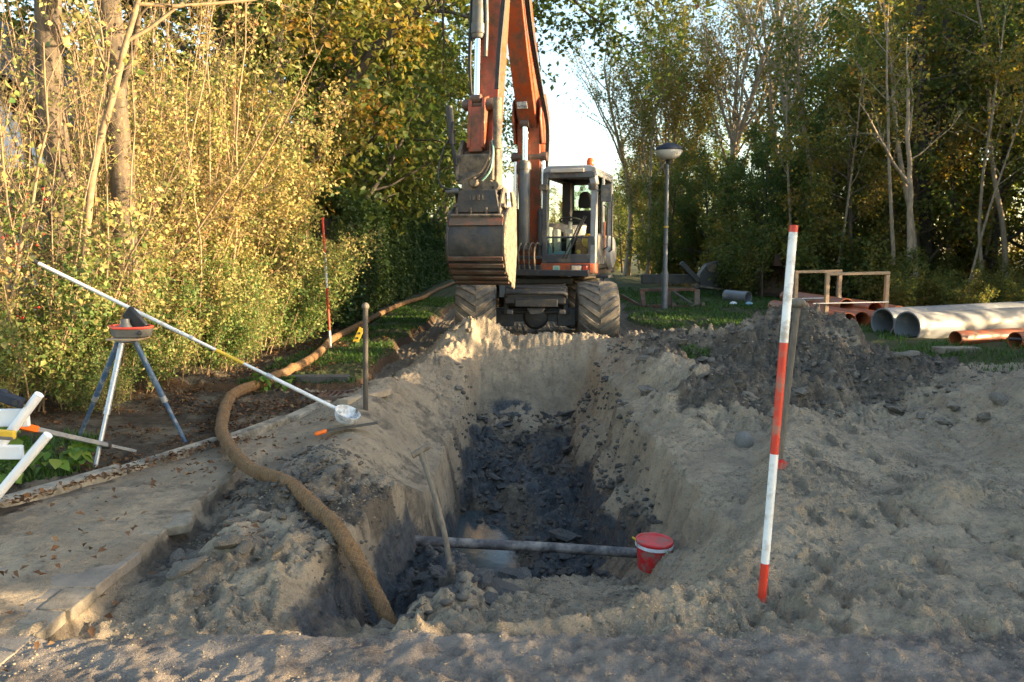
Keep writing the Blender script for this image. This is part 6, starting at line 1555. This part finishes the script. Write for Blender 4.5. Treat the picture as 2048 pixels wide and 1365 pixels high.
# grey pipes
pvc((6.42, 13.75, .30), (12.1, 16.2, .34), .25, M['pvc_grey'], 'rear of the two large grey pipes', 'large grey pipes', name='grey_pipe')
pvc((6.50, 13.05, .28), (12.1, 15.3, .32), .245, M['pvc_grey'], 'front large grey pipe with a thick socket ring at its mouth', 'large grey pipes', bell=.022, name='grey_pipe')
pvc((6.83, 12.2, .19), (11.0, 13.8, .19), .118, M['pvc_orange'], 'orange pipe lying in front of the large grey pipes', 'loose orange pipes')
pvc((7.50, 11.8, .21), (11.5, 13.2, .21), .125, M['pvc_orange'], 'orange pipe cut by the right edge of the picture', 'loose orange pipes')
o = MB().tube(catmull([(7.35, 11.72, .24), (8.2, 11.7, .20), (9.2, 11.6, .12)]), .022, 8).build('black_cable', M['hose_rubber'], None); tag(o, 'black cable end lying against the right orange pipe', 'cable')
o = MB().box((6.35, 11.3, gz(6.35, 11.3) + .05), (.7, .2, .12), (0, .03, .3)).build('concrete_block', M['concrete'], None, bevel=.012); tag(o, 'pale concrete block in the grass in front of the orange pipe', 'block')
x = pvc((6.62, 22.3, .22), (6.15, 22.9, .24), .17, M['pvc_grey'], 'short grey pipe offcut lying on the grass by the rusty bucket', None, name='short_grey_pipe')

# attachments lying on the grass
def at_(name, label, cat, x, y): return thing(name, label, cat, (x, y, gz(x, y)))
t = at_('coupler_frame', 'rusty steel attachment frame lying on the grass at the foot of the lamp post', 'attachment', 4.1, 20.6); z0 = gz(4.1, 20.6)
for (a, b_, wd) in (((3.35, 20.5, .1), (4.9, 20.4, .1), .14), ((3.35, 20.9, .5), (4.8, 20.9, .52), .14), ((3.4, 20.5, .1), (3.4, 20.9, .5), .12), ((4.75, 20.4, .1), (4.85, 20.9, .5), .14), ((4.05, 20.4, .1), (4.1, 20.9, .5), .1), ((2.9, 21.1, .35), (3.4, 20.5, .06), .07)):
    MB().bar(a, b_, wd, .08).build('beam', M['rust'], t, bevel=.01)
MB().bar((4.15, 20.45, .48), (4.6, 20.35, .18), .5, .04).build('plate', M['bucketsteel'], t, bevel=.008)
for xx in (4.05, 4.8): MB().lathe((xx, 20.2, .12), (1, 0, 0), [(0, .1), (.09, .1)], 16).build('pin_boss', M['rust'], t)
t = at_('sorting_grab', 'dark hydraulic grab standing behind the lamp post on the grass', 'attachment', 6.1, 25.3)
MB().box((5.0, 25.6, .62), (1.7, .3, .3)).build('concrete_base', M['beam'], t, bevel=.02)
MB().prism([(5.9, 25.2, .3), (6.9, 25.2, .3), (6.85, 25.2, .9), (6.5, 25.2, 1.2), (6.15, 25.2, 1.1), (5.95, 25.2, .8)], (0, .5, 0)).build('grab_jaw', M['darkmetal'], t, bevel=.03)
MB().bar((5.3, 25.1, 1.15), (5.9, 25.1, .55), .12, .16).build('grab_arm', M['darkmetal'], t, bevel=.02)
MB().bar((5.6, 25.0, .45), (6.7, 25.0, .30), .16, .06).build('cross_bar', M['mudsteel'], t, bevel=.01)
MB().lathe((6.3, 25.15, 1.0), (0, 1, 0), [(0, .16), (.12, .16)], 18).build('slewing_ring', M['mudsteel'], t)
t = at_('digging_bucket', 'wide rusty excavator bucket standing at the edge of the wood', 'bucket', 8.3, 24.3); bz_ = gz(8.3, 24.3)
def BK(p): return Vector((8.3 + p[0], 24.3 - p[1] + .25, bz_ + p[2]))
pr2 = [(.45, .95), (.1, .92), (-.2, .75), (-.35, .45), (-.25, .12), (.05, 0), (.5, .02)]
q = MB(BK); n_ = len(pr2)
v = []; fs = []
for xx in (-.75, .75): v += [(xx, s, z) for s, z in pr2] + [(xx, s + .03 * (1 if k > 0 else 0), z - .03 * (k < 3) + .03 * (k > 4)) for k, (s, z) in enumerate(pr2)]
for i in range(n_ - 1): fs += [(i, i + 1, 2 * n_ + i + 1, 2 * n_ + i), (n_ + i, n_ + i + 1, 3 * n_ + i + 1, 3 * n_ + i)]
q.add(v, fs); q.build('bucket_shell', M['rust'], t)
for xx in (-.76, .74): q = MB(BK); q.prism([(xx, s, z) for s, z in pr2], (.03, 0, 0)); q.build('side_plate', M['rust'], t)
q = MB(BK); q.prism([(-.3, .0, .9), (.0, .0, .9), (-.1, .0, 1.3), (-.25, .0, 1.3)], (0, .05, 0)); q.prism([(.2, .0, .9), (.45, .0, .9), (.35, .0, 1.3), (.25, .0, 1.3)], (0, .05, 0)); q.build('mount_ear', M['rust'], t)
# rubbish near the short grey pipe
for (x, y, c, lab) in ((5.9, 21.2, 'white', 'white scrap lying on the grass left of the short grey pipe'), (6.2, 20.8, 'bottleblue', 'bluish scrap lying on the grass in front of the short grey pipe')):
    o = MB().sphere((x, y, gz(x, y) + .05), .08, 8, 6, (1.3, 1, .7)).build('scrap', M[c], None); tag(o, lab, 'litter')
# far white barrier boards
t = thing('barrier', 'white slotted barrier far down the path', 'barrier', (8.6, 68, gz(8.6, 68)))
zf_ = gz(8.6, 68)
MB().box((8.6, 68, zf_ + .25), (.62, .1, .36)).build('lower_board', M['white'], t); MB().box((8.6, 68, zf_ + 1.05), (.62, .1, .36)).build('upper_board', M['white'], t)
for xx in (-.25, 0, .25): MB().box((8.6 + xx, 68, zf_ + .65), (.12, .1, .5)).build('upright', M['white'], t)
o = MB().tube([(9.3, 68, zf_), (9.4, 68, zf_ + 1.2)], .05, 8).build('white_post', M['white'], None); tag(o, 'thin white post beside the far white barrier', 'post')

# house behind the thicket
t = thing('house', 'house with dark slate roof half hidden behind the left thicket', 'house', (-12, 20, 0))
MB().prism([(-17.5, 16, 0), (-7.8, 16, 0), (-7.8, 16, 3.3), (-12.6, 16, 6.9), (-17.5, 16, 3.3)], (0, 9, 0)).build('wall', M['render'], t)
MB().prism([(-7.1, 15.7, 2.95), (-7.1, 15.7, 3.15), (-12.6, 15.7, 7.25), (-12.6, 15.7, 7.02)], (0, 9.6, 0)).build('roof', M['roof'], t)
MB().prism([(-18.2, 15.7, 2.95), (-18.2, 15.7, 3.15), (-12.6, 15.7, 7.25), (-12.6, 15.7, 7.02)], (0, 9.6, 0)).build('roof', M['roof'], t)
MB().prism([(-8.75, 15.94, 1.2), (-7.8, 15.94, 1.2), (-7.8, 15.94, 3.3), (-10.4, 15.94, 5.2), (-10.4, 15.94, 4.45), (-8.75, 15.94, 4.45)], (0, .05, 0)).build('slate_cladding', M['roof'], t)
fr_ = MB().box((-9.6, 15.96, 2.6), (1.2, .1, 1.3)).build('window', M['white'], t, bevel=.01)
MB().box((-9.6, 15.90, 2.6), (1.0, .03, 1.1)).build('pane', M['lamp_cap'], fr_)

sel = bpy.context.view_layer
sel.update()
